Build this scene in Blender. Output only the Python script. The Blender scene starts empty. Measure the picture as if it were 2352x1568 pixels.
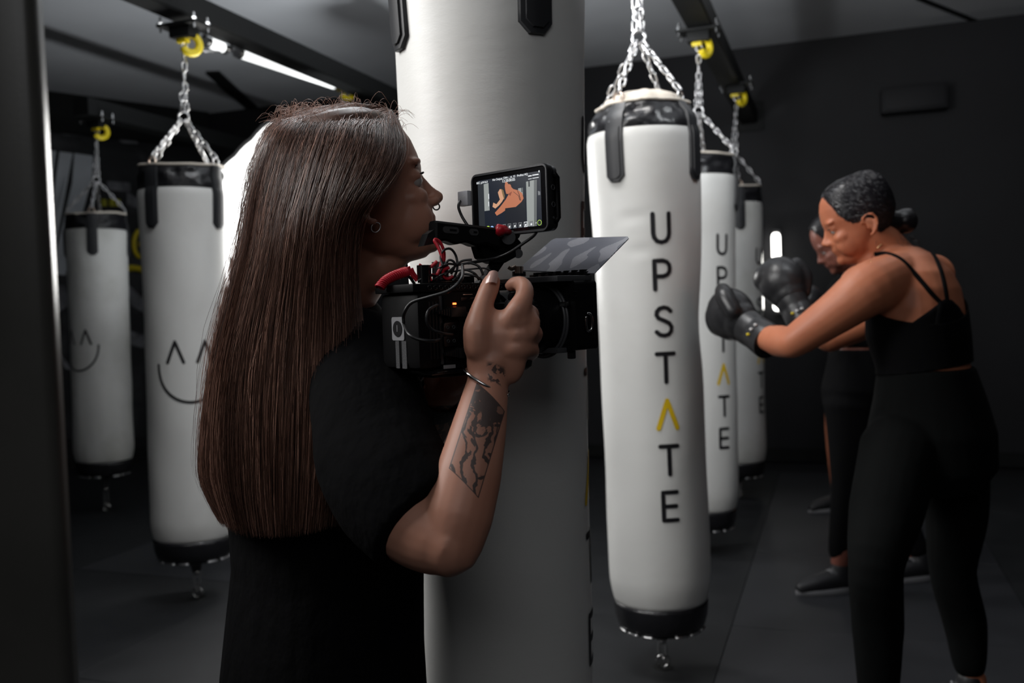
import bpy, bmesh, math, random
import numpy as np
from mathutils import Vector, Matrix, Quaternion, noise
random.seed(7); RNG = np.random.default_rng(7)
S = bpy.context.scene
COL = S.collection
V = Vector
# ---------------------------------------------------------------- camera
CAMZ = 1.17; FPX = 2100.0
PITCH = math.atan(84/2100); ROLL = math.radians(1.9)
_F = V((0, math.cos(PITCH), -math.sin(PITCH))); _R0 = V((1,0,0)); _U0 = _R0.cross(_F)
_R = _R0*math.cos(ROLL) - _U0*math.sin(ROLL); _U = _R0*math.sin(ROLL) + _U0*math.cos(ROLL)
CAM = V((0,0,CAMZ))
cd = bpy.data.cameras.new('camera'); cam = bpy.data.objects.new('camera', cd); COL.objects.link(cam)
cam.matrix_world = Matrix(((_R.x,_U.x,-_F.x,0),(_R.y,_U.y,-_F.y,0),(_R.z,_U.z,-_F.z,CAMZ),(0,0,0,1)))
cd.sensor_width = 36; cd.lens = 36*FPX/2352; cd.clip_start = .05; cd.clip_end = 60
cd.dof.use_dof = True; cd.dof.focus_distance = 1.22; cd.dof.aperture_fstop = 4.6
S.camera = cam
S.view_settings.view_transform = 'Standard'; S.view_settings.look = 'None'
S.view_settings.exposure = 0.0; S.view_settings.gamma = 1.0; S.view_settings.use_curve_mapping = False
w = bpy.data.worlds.new('world'); S.world = w; w.use_nodes = True
w.node_tree.nodes['Background'].inputs[0].default_value = (.9,.93,1,1)
w.node_tree.nodes['Background'].inputs[1].default_value = .02

def P(x, y, d):
    """world point seen at photograph pixel (x, y), d metres deep"""
    return CAM + (_F + _R*((x-1176)/FPX) + _U*((784-y)/FPX))*d
def onz(x, y, z):
    r = P(x, y, 1)-CAM
    return CAM + r*((z-CAMZ)/r.z)
def proj(p):
    q = p-CAM; d = q.dot(_F)
    return 1176+FPX*q.dot(_R)/d, 784-FPX*q.dot(_U)/d, d

def area(name, loc, target, size, power, col=(1,1,1), shape='RECTANGLE', size_y=None, spread=180):
    ld = bpy.data.lights.new(name, 'AREA'); ld.shape = shape; ld.size = size
    if size_y: ld.size_y = size_y
    ld.energy = power; ld.color = col; ld.spread = math.radians(spread)
    o = bpy.data.objects.new(name, ld); COL.objects.link(o); o.location = loc
    o.rotation_euler = (V(target)-V(loc)).to_track_quat('-Z','Y').to_euler(); return o
# octagonal softbox behind the camera operator, shining into the room towards the lens
OCT = P(706, 486, 4.45)
area('softbox_light', OCT + V((.28,-.42,-.02))*.35, OCT + V((.9,-2.6,-.1)), .76, 24, (1,.985,.96), 'DISK')
# lamp panel standing behind the nearest bag, shining at the boxers
LAMP = V((-.02, 2.42, 2.62))
area('panel_light', LAMP + V((.07,.0,-.02)), V((1.25, 2.75, 1.15)), .36, 14, (1,.975,.95), 'RECTANGLE', .5)
area('left_key', V((-2.0, 1.55, 2.3)), V((.2, 1.78, 1.25)), .9, 7.5, (1,.985,.97), 'RECTANGLE', .9, spread=75)
area('high_key', V((-1.35, 1.0, 2.78)), V((.3, 2.0, 1.3)), .8, 9.5, (1,.99,.975), 'RECTANGLE', .8, spread=105)
area('ceiling_fill_left', V((-1.05, 5.0, .30)), V((-1.0, 4.9, 3)), .4, 20, (.93,.97,1), 'RECTANGLE', .4, spread=125)  # unseen area light near the floor, added to brighten the left ceiling
area('ceiling_fill_right', V((1.0, 2.2, 2.30)), V((1.6, 5.2, 2.95)), .5, 11, (.93,.97,1), 'RECTANGLE', .3)  # area light above the view, added to brighten the ceiling on the right
area('overhead_fill', V((-.45, 2.5, 2.80)), V((-.40, 2.0, 0)), .7, 13, (.96,.98,1), 'RECTANGLE', .5)  # fixtureless area light added above the view for highlights on the hair
area('ceiling_bounce', V((-.05, 3.0, 1.95)), V((.15, 3.3, 3)), 35/100, 32, (.95,.975,1), 'RECTANGLE', .35)  # added upward light hidden behind the nearest bag, lifts the ceiling tone
# dim ceiling wash deeper in the room, area lights without fixtures
area('ceiling_wash', V((-1.2, 5.3, 2.85)), V((-1.5, 4.9, 0)), 2.2, 4, (.88,.94,1), 'RECTANGLE', 1.2)
area('ceiling_wash_right', V((1.6, 3.9, 2.85)), V((1.4, 3.6, 0)), 1.6, 3, (.95,.97,1), 'RECTANGLE', 1.2)
area('front_fill', V((-.05, -1.0, 2.35)), V((-.1, 1.5, 1.35)), 1.4, 7.5, (.97,.98,1), 'RECTANGLE', 1.0)  # added soft fill from above and behind the lens, no fixture

# ---------------------------------------------------------------- materials
def mat(name, col, rough=.5, metal=0, spec=.5, emit=None, estr=0, bump=None, coat=0, sheen=0, vary=None, sss=0, trans=0):
    m = bpy.data.materials.new(name); m.use_nodes = True; nt = m.node_tree; b = nt.nodes['Principled BSDF']
    b.inputs['Base Color'].default_value = (*col, 1); b.inputs['Roughness'].default_value = rough
    b.inputs['Metallic'].default_value = metal; b.inputs['Specular IOR Level'].default_value = spec
    if coat: b.inputs['Coat Weight'].default_value = coat; b.inputs['Coat Roughness'].default_value = .2
    if sheen: b.inputs['Sheen Weight'].default_value = sheen
    if sss:
        b.inputs['Subsurface Weight'].default_value = sss; b.inputs['Subsurface Radius'].default_value = (.012,.005,.003); b.inputs['Subsurface Scale'].default_value = .6
    if emit: b.inputs['Emission Color'].default_value = (*emit,1); b.inputs['Emission Strength'].default_value = estr
    tc = None
    if vary or bump:
        tc = nt.nodes.new('ShaderNodeTexCoord')
    if vary:      # (second colour, scale, detail, low, high)
        c2, sc, det, lo, hi = vary
        n = nt.nodes.new('ShaderNodeTexNoise'); n.inputs['Scale'].default_value = sc; n.inputs['Detail'].default_value = det
        nt.links.new(tc.outputs['Object'], n.inputs['Vector'])
        r = nt.nodes.new('ShaderNodeValToRGB'); r.color_ramp.elements[0].position = lo; r.color_ramp.elements[1].position = hi
        r.color_ramp.elements[0].color = (*col,1); r.color_ramp.elements[1].color = (*c2,1)
        nt.links.new(n.outputs['Fac'], r.inputs[0]); nt.links.new(r.outputs[0], b.inputs['Base Color'])
    if bump:      # list of (kind, scale, strength, stretch xyz)
        prev = None
        for kind, sc, st, dist, stretch in bump:
            mp = nt.nodes.new('ShaderNodeMapping'); mp.inputs['Scale'].default_value = stretch
            nt.links.new(tc.outputs['Object'], mp.inputs['Vector'])
            if kind == 'noise':
                n = nt.nodes.new('ShaderNodeTexNoise'); n.inputs['Scale'].default_value = sc; n.inputs['Detail'].default_value = 5; o = n.outputs['Fac']
            elif kind == 'voronoi':
                n = nt.nodes.new('ShaderNodeTexVoronoi'); n.inputs['Scale'].default_value = sc; o = n.outputs['Distance']
            else:
                n = nt.nodes.new('ShaderNodeTexWave'); n.inputs['Scale'].default_value = sc; n.inputs['Distortion'].default_value = 3; n.inputs['Detail'].default_value = 3; o = n.outputs['Fac']
            nt.links.new(mp.outputs[0], n.inputs['Vector'])
            bn = nt.nodes.new('ShaderNodeBump'); bn.inputs['Strength'].default_value = st; bn.inputs['Distance'].default_value = dist
            nt.links.new(o, bn.inputs['Height'])
            if prev: nt.links.new(prev.outputs[0], bn.inputs['Normal'])
            prev = bn
        nt.links.new(prev.outputs[0], b.inputs['Normal'])
    return m
M = {}
M['ceiling'] = mat('ceiling_paint', (.50,.51,.53), .85, vary=((.43,.44,.46), 1.3, 3, .35, .7), bump=[('noise', 60, .15, .002, (1,1,1))])
M['wall'] = mat('black_wall_paint', (.010,.010,.0115), .62, spec=.3, vary=((.014,.014,.0165), 1.1, 3, .4, .7), bump=[('noise', 90, .2, .001, (1,1,1))])
M['mat'] = mat('rubber_mat', (.013,.014,.0155), .62, spec=.25, vary=((.019,.020,.022), 5, 5, .4, .75), bump=[('noise', 260, .3, .001, (1,1,1))])
M['mat_b'] = mat('rubber_mat_pale', (.024,.025,.029), .55, spec=.3, vary=((.017,.018,.021), 4, 5, .4, .75), bump=[('noise', 260, .3, .001, (1,1,1))])  # paler mats: a strip of light reflected off the floor, put into the colour
M['beam'] = mat('black_steel', (.005,.0055,.0055), .6, spec=.25)
M['jamb'] = mat('door_frame_paint', (.060,.058,.053), .36, spec=.5, vary=((.045,.044,.040), 9, 4, .4, .7), bump=[('noise', 420, .12, .0006, (1,1,1))])
M['steel'] = mat('galvanised_chain', (.62,.62,.63), .28, 1)
M['chrome'] = mat('chrome', (.7,.7,.7), .15, 1)
M['brass'] = mat('copper_ring', (.62,.50,.42), .3, 1)
M['white'] = mat('white_vinyl', (.74,.74,.72), .40, spec=.45, vary=((.60,.59,.565), 2.6, 6, .52, .86), bump=[('noise', 14, .18, .004, (1,1,2.4)), ('noise', 190, .22, .0006, (1,1,2.2))])
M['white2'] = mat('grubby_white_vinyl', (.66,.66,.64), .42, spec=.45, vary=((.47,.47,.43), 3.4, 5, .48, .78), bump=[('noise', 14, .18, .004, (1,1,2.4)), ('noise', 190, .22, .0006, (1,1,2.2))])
M['canvas'] = mat('cream_canvas', (.66,.60,.52), .8)
M['blackvinyl'] = mat('black_vinyl', (.012,.012,.014), .27, spec=.5, bump=[('noise', 12, .7, .012, (1,1,.5))])
M['strap'] = mat('black_strap', (.022,.023,.026), .42, spec=.5, bump=[('noise', 150, .1, .001, (1,1,1))])
M['ink'] = mat('black_print', (.010,.010,.012), .45)
M['yellow'] = mat('yellow_print', (.78,.52,.01), .45)
M['yellowp'] = mat('yellow_plastic', (.80,.62,.015), .4)
M['mural'] = mat('mural_print', (.012,.013,.015), .7, vary=((.07,.07,.075), 3.2, 5, .5, .72))
M['panelgrey'] = mat('grey_panel_print', (.62,.65,.69), .6, vary=((.50,.53,.56), 2, 3, .35, .7))
M['tube'] = mat('lit_tube', (1,1,1), .4, emit=(1,.98,.93), estr=5)
M['tubedim'] = mat('lit_tube_dim', (1,1,1), .4, emit=(.98,1,.99), estr=1.6)
M['diff'] = mat('lit_diffuser', (1,1,1), .6, emit=(1,.995,.97), estr=2.2)
M['fabric_black'] = mat('softbox_cloth', (.015,.015,.016), .8)
M['rubber'] = mat('black_plastic', (.012,.012,.013), .36, spec=.45)

# ---------------------------------------------------------------- mesh helpers
def link(name, me, m, parent=None, smooth=True, loc=None):
    o = bpy.data.objects.new(name, me); COL.objects.link(o)
    if m is not None and not me.materials: me.materials.append(m)
    if smooth and me.polygons:
        me.polygons.foreach_set('use_smooth', [True]*len(me.polygons))
    if parent: o.parent = parent
    if loc is not None: o.location = loc
    return o
def bmo(name, bm, m, parent=None, smooth=True, sharp=None):
    me = bpy.data.meshes.new(name); bmesh.ops.recalc_face_normals(bm, faces=bm.faces); bm.to_mesh(me); bm.free()
    o = link(name, me, m, parent, smooth)
    if smooth and sharp is not None: me.set_sharp_from_angle(angle=math.radians(sharp))
    return o
def raw(name, verts, faces, m, parent=None, smooth=True, sharp=None):
    me = bpy.data.meshes.new(name); me.from_pydata([tuple(v) for v in verts], [], faces); me.update()
    o = link(name, me, m, parent, smooth)
    if smooth and sharp is not None: me.set_sharp_from_angle(angle=math.radians(sharp))
    return o
def thing(name, label, cat, loc=(0,0,0), group=None, rot=None):
    o = bpy.data.objects.new(name, None); COL.objects.link(o); o.location = loc; o.empty_display_size = .05
    if rot is not None: o.rotation_mode = 'QUATERNION'; o.rotation_quaternion = rot
    o['label'] = label; o['category'] = cat
    if group: o['group'] = group
    return o
def tag(o, label, cat, group=None):
    o['label'] = label; o['category'] = cat
    if group: o['group'] = group
    return o
def struct(o): o['kind'] = 'structure'; return o
def box(bm, c, s, bev=0, rot=None, seg=2):
    r = bmesh.ops.create_cube(bm, size=1); vs = r['verts']
    mt = Matrix.Translation(c) @ (rot.to_matrix().to_4x4() if isinstance(rot, Quaternion) else (rot.to_4x4() if rot is not None else Matrix())) @ Matrix.Diagonal((*s,1))
    bmesh.ops.transform(bm, matrix=mt, verts=vs)
    if bev:
        es = list({e for v in vs for e in v.link_edges}); bmesh.ops.bevel(bm, geom=es, offset=bev, segments=seg, affect='EDGES', profile=.6)
    return bm
def tube(bm, pts, r, n=8, closed=False, cap=True):
    """tube along points; r a number or a list"""
    pts = [V(p) for p in pts]; k = len(pts); rs = r if isinstance(r, (list, tuple)) else [r]*k
    rings = []; up = None
    for i, p in enumerate(pts):
        if closed: t = pts[(i+1)%k]-pts[i-1]
        else: t = pts[min(i+1,k-1)]-pts[max(i-1,0)]
        t.normalize()
        if up is None:
            up = t.orthogonal().normalized()
        up = (up - t*up.dot(t))
        up = up.normalized() if up.length > 1e-6 else t.orthogonal().normalized()
        s = t.cross(up)
        rings.append([bm.verts.new(p + (up*math.cos(a)+s*math.sin(a))*rs[i]) for a in (2*math.pi*j/n for j in range(n))])
    m_ = k if closed else k-1
    for i in range(m_):
        a, b = rings[i], rings[(i+1)%k]
        for j in range(n): bm.faces.new((a[j], a[(j+1)%n], b[(j+1)%n], b[j]))
    if cap and not closed:
        bm.faces.new(rings[0][::-1]); bm.faces.new(rings[-1])
    return bm
def loft(bm, rings, cap=True, closed=False):
    vr = [[bm.verts.new(p) for p in r] for r in rings]; n = len(rings[0])
    for i in range(len(vr)-(0 if closed else 1)):
        a, b = vr[i], vr[(i+1)%len(vr)]
        for j in range(n): bm.faces.new((a[j], a[(j+1)%n], b[(j+1)%n], b[j]))
    if cap and not closed: bm.faces.new(vr[0][::-1]); bm.faces.new(vr[-1])
    return bm
def cyl(bm, p, q, r, r2=None, n=20):
    p, q = V(p), V(q); t = (q-p).normalized(); u = t.orthogonal().normalized(); s = t.cross(u); r2 = r if r2 is None else r2
    return loft(bm, [[c+(u*math.cos(a)+s*math.sin(a))*rr for a in (2*math.pi*j/n for j in range(n))] for c, rr in ((p,r),(q,r2))])
def spline(pts, n):
    """Catmull-Rom through points -> n samples"""
    pts = [V(p) for p in pts]; k = len(pts); out = []
    for i in range(n):
        t = i/(n-1)*(k-1); a = min(int(t), k-2); f = t-a
        p0, p1, p2, p3 = pts[max(a-1,0)], pts[a], pts[a+1], pts[min(a+2,k-1)]
        out.append(.5*((2*p1)+(p2-p0)*f+(2*p0-5*p1+4*p2-p3)*f*f+(3*p1-p0-3*p2+p3)*f**3))
    return out
def prism(bm, outline, h, axis_o, u, v, nrm):
    """extruded polygon: outline of (a, b) in plane u, v at axis_o, thickness h along nrm"""
    a = [bm.verts.new(axis_o+u*x+v*y) for x, y in outline]; b = [bm.verts.new(axis_o+u*x+v*y+nrm*h) for x, y in outline]
    bm.faces.new(a[::-1]); bm.faces.new(b); n = len(a)
    for i in range(n): bm.faces.new((a[i], a[(i+1)%n], b[(i+1)%n], b[i]))
    return bm
def rrect(wd, ht, r, n=5):
    out = []
    for cx, cy, a0 in ((wd/2-r, ht/2-r, 0), (-wd/2+r, ht/2-r, 90), (-wd/2+r, -ht/2+r, 180), (wd/2-r, -ht/2+r, 270)):
        for i in range(n+1):
            a = math.radians(a0+90*i/n); out.append((cx+r*math.cos(a), cy+r*math.sin(a)))
    return out
def sm(x): x = min(max(x, 0), 1); return x*x*(3-2*x)

# ---------------------------------------------------------------- the room
CZ = CAMZ + 1.755
C0 = onz(467, 262, CZ); C1 = onz(2352, 32, CZ); CL = onz(107, 215, CZ)
bd = (C1-C0).normalized(); bn_in = V((bd.y, -bd.x, 0)).normalized()     # along the back wall; into the room
if bn_in.y > 0: bn_in = -bn_in
ld_ = (CL-C0).normalized(); ln_in = V((-ld_.y, ld_.x, 0)).normalized()
if ln_in.x < 0: ln_in = -ln_in
BR = C0 + bd*8.2                      # right end of the back wall (beyond the frame)
LE = C0 + ld_*3.2                     # far end of the left wall (beyond the frame)
def wall(name, a, b, nin, z0, z1, m, th=.12):
    bm = bmesh.new(); a0, b0 = V((a.x,a.y,0)), V((b.x,b.y,0)); out = -nin*th
    vs = [bm.verts.new(p) for p in (a0+V((0,0,z0)), b0+V((0,0,z0)), b0+V((0,0,z1)), a0+V((0,0,z1)), a0+out+V((0,0,z0)), b0+out+V((0,0,z0)), b0+out+V((0,0,z1)), a0+out+V((0,0,z1)))]
    for f in ((0,1,2,3),(5,4,7,6),(4,0,3,7),(1,5,6,2),(3,2,6,7),(4,5,1,0)): bm.faces.new([vs[i] for i in f])
    return struct(bmo(name, bm, m, smooth=False))
wall('wall_back', C0, BR, bn_in, 0, CZ, M['wall'])
wall('wall_left', C0, LE, ln_in, 0, CZ, M['wall'])
RB = BR + bn_in*9.5
wall('wall_right', BR, RB, -bd, 0, CZ, M['wall'])
LB = V((LE.x, -2.6, 0)); RB2 = V((RB.x, -2.6, 0))
wall('wall_side', LE, LB, V((1,0,0)), 0, CZ, M['wall'])
wall('wall_front', LB, V((RB.x+2,-2.6,0)), V((0,1,0)), 0, CZ, M['wall'])
wall('wall_end', V((RB.x+2,-2.6,0)), V((BR.x,BR.y,0)), V((-1,0,0)), 0, CZ, M['wall'])
def slab(name, z, th, m):
    bm = bmesh.new(); q = V((0,0,th)); pts = [V((-8,-3,z)), V((8,-3,z)), V((8,10,z)), V((-8,10,z))]
    a = [bm.verts.new(p) for p in pts]; b = [bm.verts.new(p+q) for p in pts]
    bm.faces.new(a[::-1]); bm.faces.new(b)
    for i in range(4): bm.faces.new((a[i],a[(i+1)%4],b[(i+1)%4],b[i]))
    return struct(bmo(name, bm, m, smooth=False))
ceil = slab('ceiling', CZ, .1, M['ceiling'])
floor = slab('floor', -.12, .1, M['wall'])
# rubber mats laid square to the back wall
AX = V((-bn_in.x, -bn_in.y, 0)); AY = V((AX.y, -AX.x, 0))        # AX runs away from the lens, AY to the right
og = onz(1640, 1568, 0)
tile_me = None
for i in range(-3, 9):
    for j in range(-5, 5):
        c = og + AX*(i*1.0-1.5+.5+.02*(j%2)) + AY*(j*1.0+.5)
        if c.y < -.2 or c.y > 9.5 or abs(c.x) > 5 or (c-C0).dot(bn_in) < .35 or (c-C0).dot(ln_in) < .35: continue
        lite = j in (0,) or (j == -3 and i % 2 == 0)
        bm = bmesh.new(); box(bm, V((0,0,-.008)), (.9985,.9985,.024), .0015, seg=1)
        o = bmo('floor_mat', bm, M['mat_b'] if lite else M['mat'], floor, smooth=False)
        o.location = V((c.x, c.y, random.uniform(-.0012,.0012))); o.rotation_euler = (0,0,math.atan2(AX.y, AX.x))
# dark strips on the ceiling
def strip(name, p1, p2, wd, th, m, z, parent=None):
    d = (p2-p1); L = d.length; d.normalize(); s = V((-d.y, d.x, 0)); bm = bmesh.new()
    prism(bm, [(0,-wd/2),(L,-wd/2),(L,wd/2),(0,wd/2)], -th, V((p1.x,p1.y,z)), d, s, V((0,0,1)))
    return bmo(name, bm, m, parent, smooth=False)
s1 = strip('trim_1', onz(488,163,CZ), onz(579,246,CZ), .10, .02, M['beam'], CZ); struct(s1)
s2 = strip('trim_2', onz(2110,-5,CZ), onz(2352,92,CZ), .035, .008, M['beam'], CZ); struct(s2)
# black bulkhead over the mural on the left wall, and dark skirting at the back wall
def along(a, d, t, z): return V((a.x+d.x*t, a.y+d.y*t, z))
bm = bmesh.new(); fz = CZ-.30
prism(bm, [(0,fz),(3.2,fz),(3.2,CZ),(0,CZ)], .10, V((C0.x,C0.y,0)), ld_, V((0,0,1)), ln_in)
struct(bmo('trim_3', bm, M['beam'], smooth=False))
bm = bmesh.new(); prism(bm, [(0,0),(8.2,0),(8.2,.09),(0,.09)], .015, V((C0.x,C0.y,0)), bd, V((0,0,1)), bn_in)
struct(bmo('baseboard_back', bm, M['beam'], smooth=False))
bm = bmesh.new(); prism(bm, [(0,0),(3.2,0),(3.2,.09),(0,.09)], .015, V((C0.x,C0.y,0)), ld_, V((0,0,1)), ln_in)
struct(bmo('baseboard_left', bm, M['beam'], smooth=False))

# hit a vertical wall plane with a pixel ray
def onwall(x, y, p0, nin, off=0):
    r = P(x, y, 1)-CAM; q = V((p0.x,p0.y,CAMZ))+nin*off
    return CAM + r*((q-CAM).dot(nin)/r.dot(nin))
# mural on the left wall: grey boards, soft black and white figures, yellow lettering
mur = thing('wall_mural', 'dark mural with yellow lettering and slanted pale grey panels on the left wall', 'mural', onwall(230,500,C0,ln_in,.02))
def wpoly(name, pix, p0, nin, off, th, m, parent):
    bm = bmesh.new(); a = [onwall(x,y,p0,nin,off) for x, y in pix]; o0 = parent.location
    A = [bm.verts.new(p-o0) for p in a]; B = [bm.verts.new(p-o0-nin*th) for p in a]
    bm.faces.new(A); bm.faces.new(B[::-1]); n = len(a)
    for i in range(n): bm.faces.new((A[i],A[(i+1)%n],B[(i+1)%n],B[i]))
    return bmo(name, bm, m, parent, smooth=False)
wpoly('printed_board', [(60,262),(465,318),(465,1000),(60,1010)], C0, ln_in, .02, .018, M['mural'], mur)
for q in ([(60,340),(129,347),(98,560),(60,640)], [(137,348),(167,352),(120,610),(113,520),(108,560)], [(171,352),(214,358),(211,410),(150,632),(118,628),(166,420)]):
    wpoly('grey_panel', q, C0, ln_in, .026, .006, M['panelgrey'], mur)
def wtube(name, pix, p0, nin, off, r, m, parent, flat=.2):
    pts = spline([onwall(x,y,p0,nin,off) for x, y in pix], 14); bm = bmesh.new(); tube(bm, [p-parent.location for p in pts], r, 8)
    return bmo(name, bm, m, parent)
wtube('yellow_numeral', [(334,530),(318,530),(308,550),(309,575),(320,590),(333,585),(332,565),(318,560)], C0, ln_in, .024, .020, M['yellowp'], mur)
wtube('yellow_underline', [(288,616),(312,616),(333,622)], C0, ln_in, .024, .028, M['yellowp'], mur)
M['yellowdim'] = mat('faded_yellow_print', (.42,.40,.02), .6)
for x in (238,256,270): wtube('yellow_letter', [(x,458),(x+1,474)], C0, ln_in, .024, .024, M['yellowdim'], mur)
M['greysoft'] = mat('soft_grey_print', (.24,.24,.26), .7, vary=((.05,.05,.055), 6, 4, .4, .65))
for q in ([(122,288),(170,290),(200,300),(198,312),(150,310),(122,300)], [(262,310),(310,316),(318,330),(280,328)], [(118,785),(160,840),(168,852),(150,846),(122,806)],
          [(292,650),(334,690),(334,720),(300,700)], [(300,760),(334,770),(332,800),(296,790)], [(246,416),(300,420),(300,440),(250,436)], [(124,650),(150,655),(160,700),(130,720)], [(292,440),(335,470),(320,480),(292,470)]):
    wpoly('printed_figure', q, C0, ln_in, .024, .004, M['greysoft'], mur)
wp = wpoly('printed_picture', [(468,330),(560,335),(560,700),(468,700)], C0, bn_in, .02, .018, M['mural'], mur)
# dark speaker box high on the back wall
sp0 = onwall(2098,228,C0,bn_in,.08)
sp = thing('wall_speaker', 'small black box high on the black wall at the right', 'speaker', sp0)
q = Matrix((bd, V((0,0,1)).cross(bd), V((0,0,1)))).transposed()
bm = bmesh.new(); box(bm, V((0,0,0)), (.40,.15,.17), .012, rot=q); bmo('housing', bm, M['wall'], sp, sharp=40)
bm = bmesh.new(); box(bm, bn_in*.082, (.36,.012,.14), .004, rot=q); bmo('grille', bm, M['wall'], sp, sharp=40)

# two upright lit tubes at the back wall
for nm, x, y0, y1, lab in (('tube_lamp', 1783, 533, 715, 'upright white glowing tube against the back wall, left of the boxers'), ('tube_lamp', 1741, 536, 718, 'upright white glowing tube mostly hidden behind the farthest right-hand bag')):
    a = onwall(x-1, y0+10, C0, bn_in, .10); b = onwall(x+3, y1-10, C0, bn_in, .10); c = (a+b)/2
    t = thing(nm, lab, 'lamp', c, 'upright tube lamps at the back wall'); a -= c; b -= c; d = (b-a).normalized(); bm = bmesh.new()
    tube(bm, [a-d*.026, a-d*.018, a, b, b+d*.018, b+d*.026], [.012,.024,.030,.030,.024,.012], 14); bmo('glowing_tube', bm, M['tube'], t)
    bm = bmesh.new(); prism(bm, rrect(.05, (b-a).length+.1, .01), .05, -bn_in*.085, bd, V((0,0,1)), bn_in); bmo('back_plate', bm, M['rubber'], t, smooth=False)

# overhead beams
BZ0 = CAMZ + 1.22; 
def beam(name, px, py, lab, L0, L1):
    p = onz(px, py, BZ0); d = AX; s = AY; a = V((p.x,p.y,BZ0)) + d*L0; L = L1-L0
    t = thing(name, lab, 'beam', a + d*L/2, 'black steel beams that carry the bags'); a = -d*L/2
    bm = bmesh.new(); prism(bm, [(0,0),(.115,0),(.115,.10),(0,.10)], L, a, s, V((0,0,1)), d); bmesh.ops.bevel(bm, geom=bm.edges[:], offset=.006, segments=2, affect='EDGES')
    bmo('box_section', bm, M['beam'], t, sharp=30)
    bm = bmesh.new(); box(bm, d*(L/2-.006)+s*.0575+V((0,0,.05)), (.2,.012,.2), .002, rot=Matrix((s, d, V((0,0,1)))).transposed()); bmo('end_plate', bm, M['beam'], t, sharp=30)
    return p
hitL = onz(375, 41, BZ0); hitR = onz(1540, 0, BZ0)
def wall_dist(p): return (p-C0).dot(bn_in)
beam('overhead_beam', 375, 41, 'black steel beam overhead on the left with the lit tube fixed along it', -2.6, wall_dist(hitL)-.01)
beam('overhead_beam', 1540, 0, 'black steel beam overhead on the right running to the back wall', -3.2, wall_dist(hitR)-.01)
# third beam seen only at its far end above the farthest left bag
def beam_at(x, y): return onz(x, y, BZ0-.02)
# lit tube along the left beam
def onbeamside(x, y):       # vertical plane of the left beam's near-left face
    r = P(x,y,1)-CAM; q = hitL - AY*.045
    return CAM + r*((q-CAM).dot(AY)/r.dot(AY))
tl = thing('beam_tube_light', 'slim white lit tube in two lengths clipped under the left overhead beam', 'lamp', onbeamside(650,140))
for (xa,ya),(xb,yb) in (((474,86),(514,103)),((548,112),(768,188))):
    a, b = onbeamside(xa,ya+9)-tl.location, onbeamside(xb,yb+7)-tl.location; bm = bmesh.new(); cyl(bm, a, b, .023, n=14); bmo('glowing_tube', bm, M['tubedim'], tl, sharp=40)
    for c in (a, b):
        d = (b-a).normalized(); bm = bmesh.new(); cyl(bm, c-d*.014, c+d*.014, .026, n=14); bmo('end_cap', bm, M['chrome'], tl, sharp=40)
for x, y in ((470,80),(532,105),(572,103),(786,180)):
    c = onbeamside(x,y)-tl.location; bm = bmesh.new(); box(bm, c, (.018,.018,.03), .003); bmo('clip', bm, M['chrome'], tl, sharp=40)
a, b = onbeamside(466,118), onbeamside(538,116); bm = bmesh.new(); cyl(bm, a-tl.location, b-tl.location, .005, n=8); bmo('pull_rod', bm, M['steel'], tl)

# octagonal softbox with scalloped edge, on its stand
od = V((.46,-.88,-.03)).normalized(); ou = V((0,0,1)); osd = ou.cross(od).normalized(); ou = od.cross(osd)
sb = thing('octagonal_softbox', 'large glowing white octagonal softbox behind the camera operator and beside the smiling bag', 'lamp', OCT)
R8 = .445; oct_ = [(R8*math.cos(math.radians(22.5+45*i)), R8*math.sin(math.radians(22.5+45*i))) for i in range(8)]
dense = []
for i in range(8):
    a, b = oct_[i], oct_[(i+1)%8]
    for k in range(9): 
        f = k/9; bul = 1+.012*abs(math.sin(k*math.pi/1.5))
        dense.append(((a[0]*(1-f)+b[0]*f)*bul, (a[1]*(1-f)+b[1]*f)*bul))
bm = bmesh.new(); prism(bm, dense, .01, V((0,0,0)), osd, ou, od); bmo('diffuser', bm, M['diff'], sb, smooth=False)
bm = bmesh.new(); ring = lambda s, o: [osd*(x*s)+ou*(y*s)+od*o for x, y in dense]
loft(bm, [ring(1.035,.016), ring(1.04,0), ring(.9,-.12), ring(.55,-.26), ring(.25,-.33)], cap=False); bmo('shell', bm, M['fabric_black'], sb, smooth=False)
bm = bmesh.new(); cyl(bm, -od*.33, -od*.50, .06, n=20); bmo('lamp_head', bm, M['rubber'], sb, sharp=40)
st = P(521, 600, 4.72); st = V((st.x, st.y, 0))-V(OCT)
bm = bmesh.new(); tube(bm, [-od*.42, st+V((0,0,OCT.z-.55+.25)), st+V((0,0,.55+0*OCT.z))+V((0,0,0))], .013, 10); bmo('stand_pole', bm, M['steel'], sb)
for k in range(3):
    a = 2.1*k+.5; bm = bmesh.new(); tube(bm, [st+V((0,0,.62)), st+V((math.cos(a)*.38, math.sin(a)*.38, .012))], .010, 8); bmo('stand_leg', bm, M['beam'], sb)

# lamp panel standing behind the nearest bag
lp = thing('panel_lamp', 'flat lamp panel on a stand hidden behind the nearest white bag', 'lamp', LAMP)
ldr = (V((1.25,2.75,1.15))-LAMP).normalized(); lq = ldr.to_track_quat('Z','Y')
bm = bmesh.new(); box(bm, -ldr*.01, (.36,.5,.05), .008, rot=lq); bmo('panel', bm, M['rubber'], lp, sharp=40)
bm = bmesh.new(); tube(bm, [V((-.03,0,-.1)), V((-.05,0,-LAMP.z+.5)), V((-.05,0,-LAMP.z+.02))], .012, 8); bmo('stand_pole', bm, M['beam'], lp)

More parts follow.
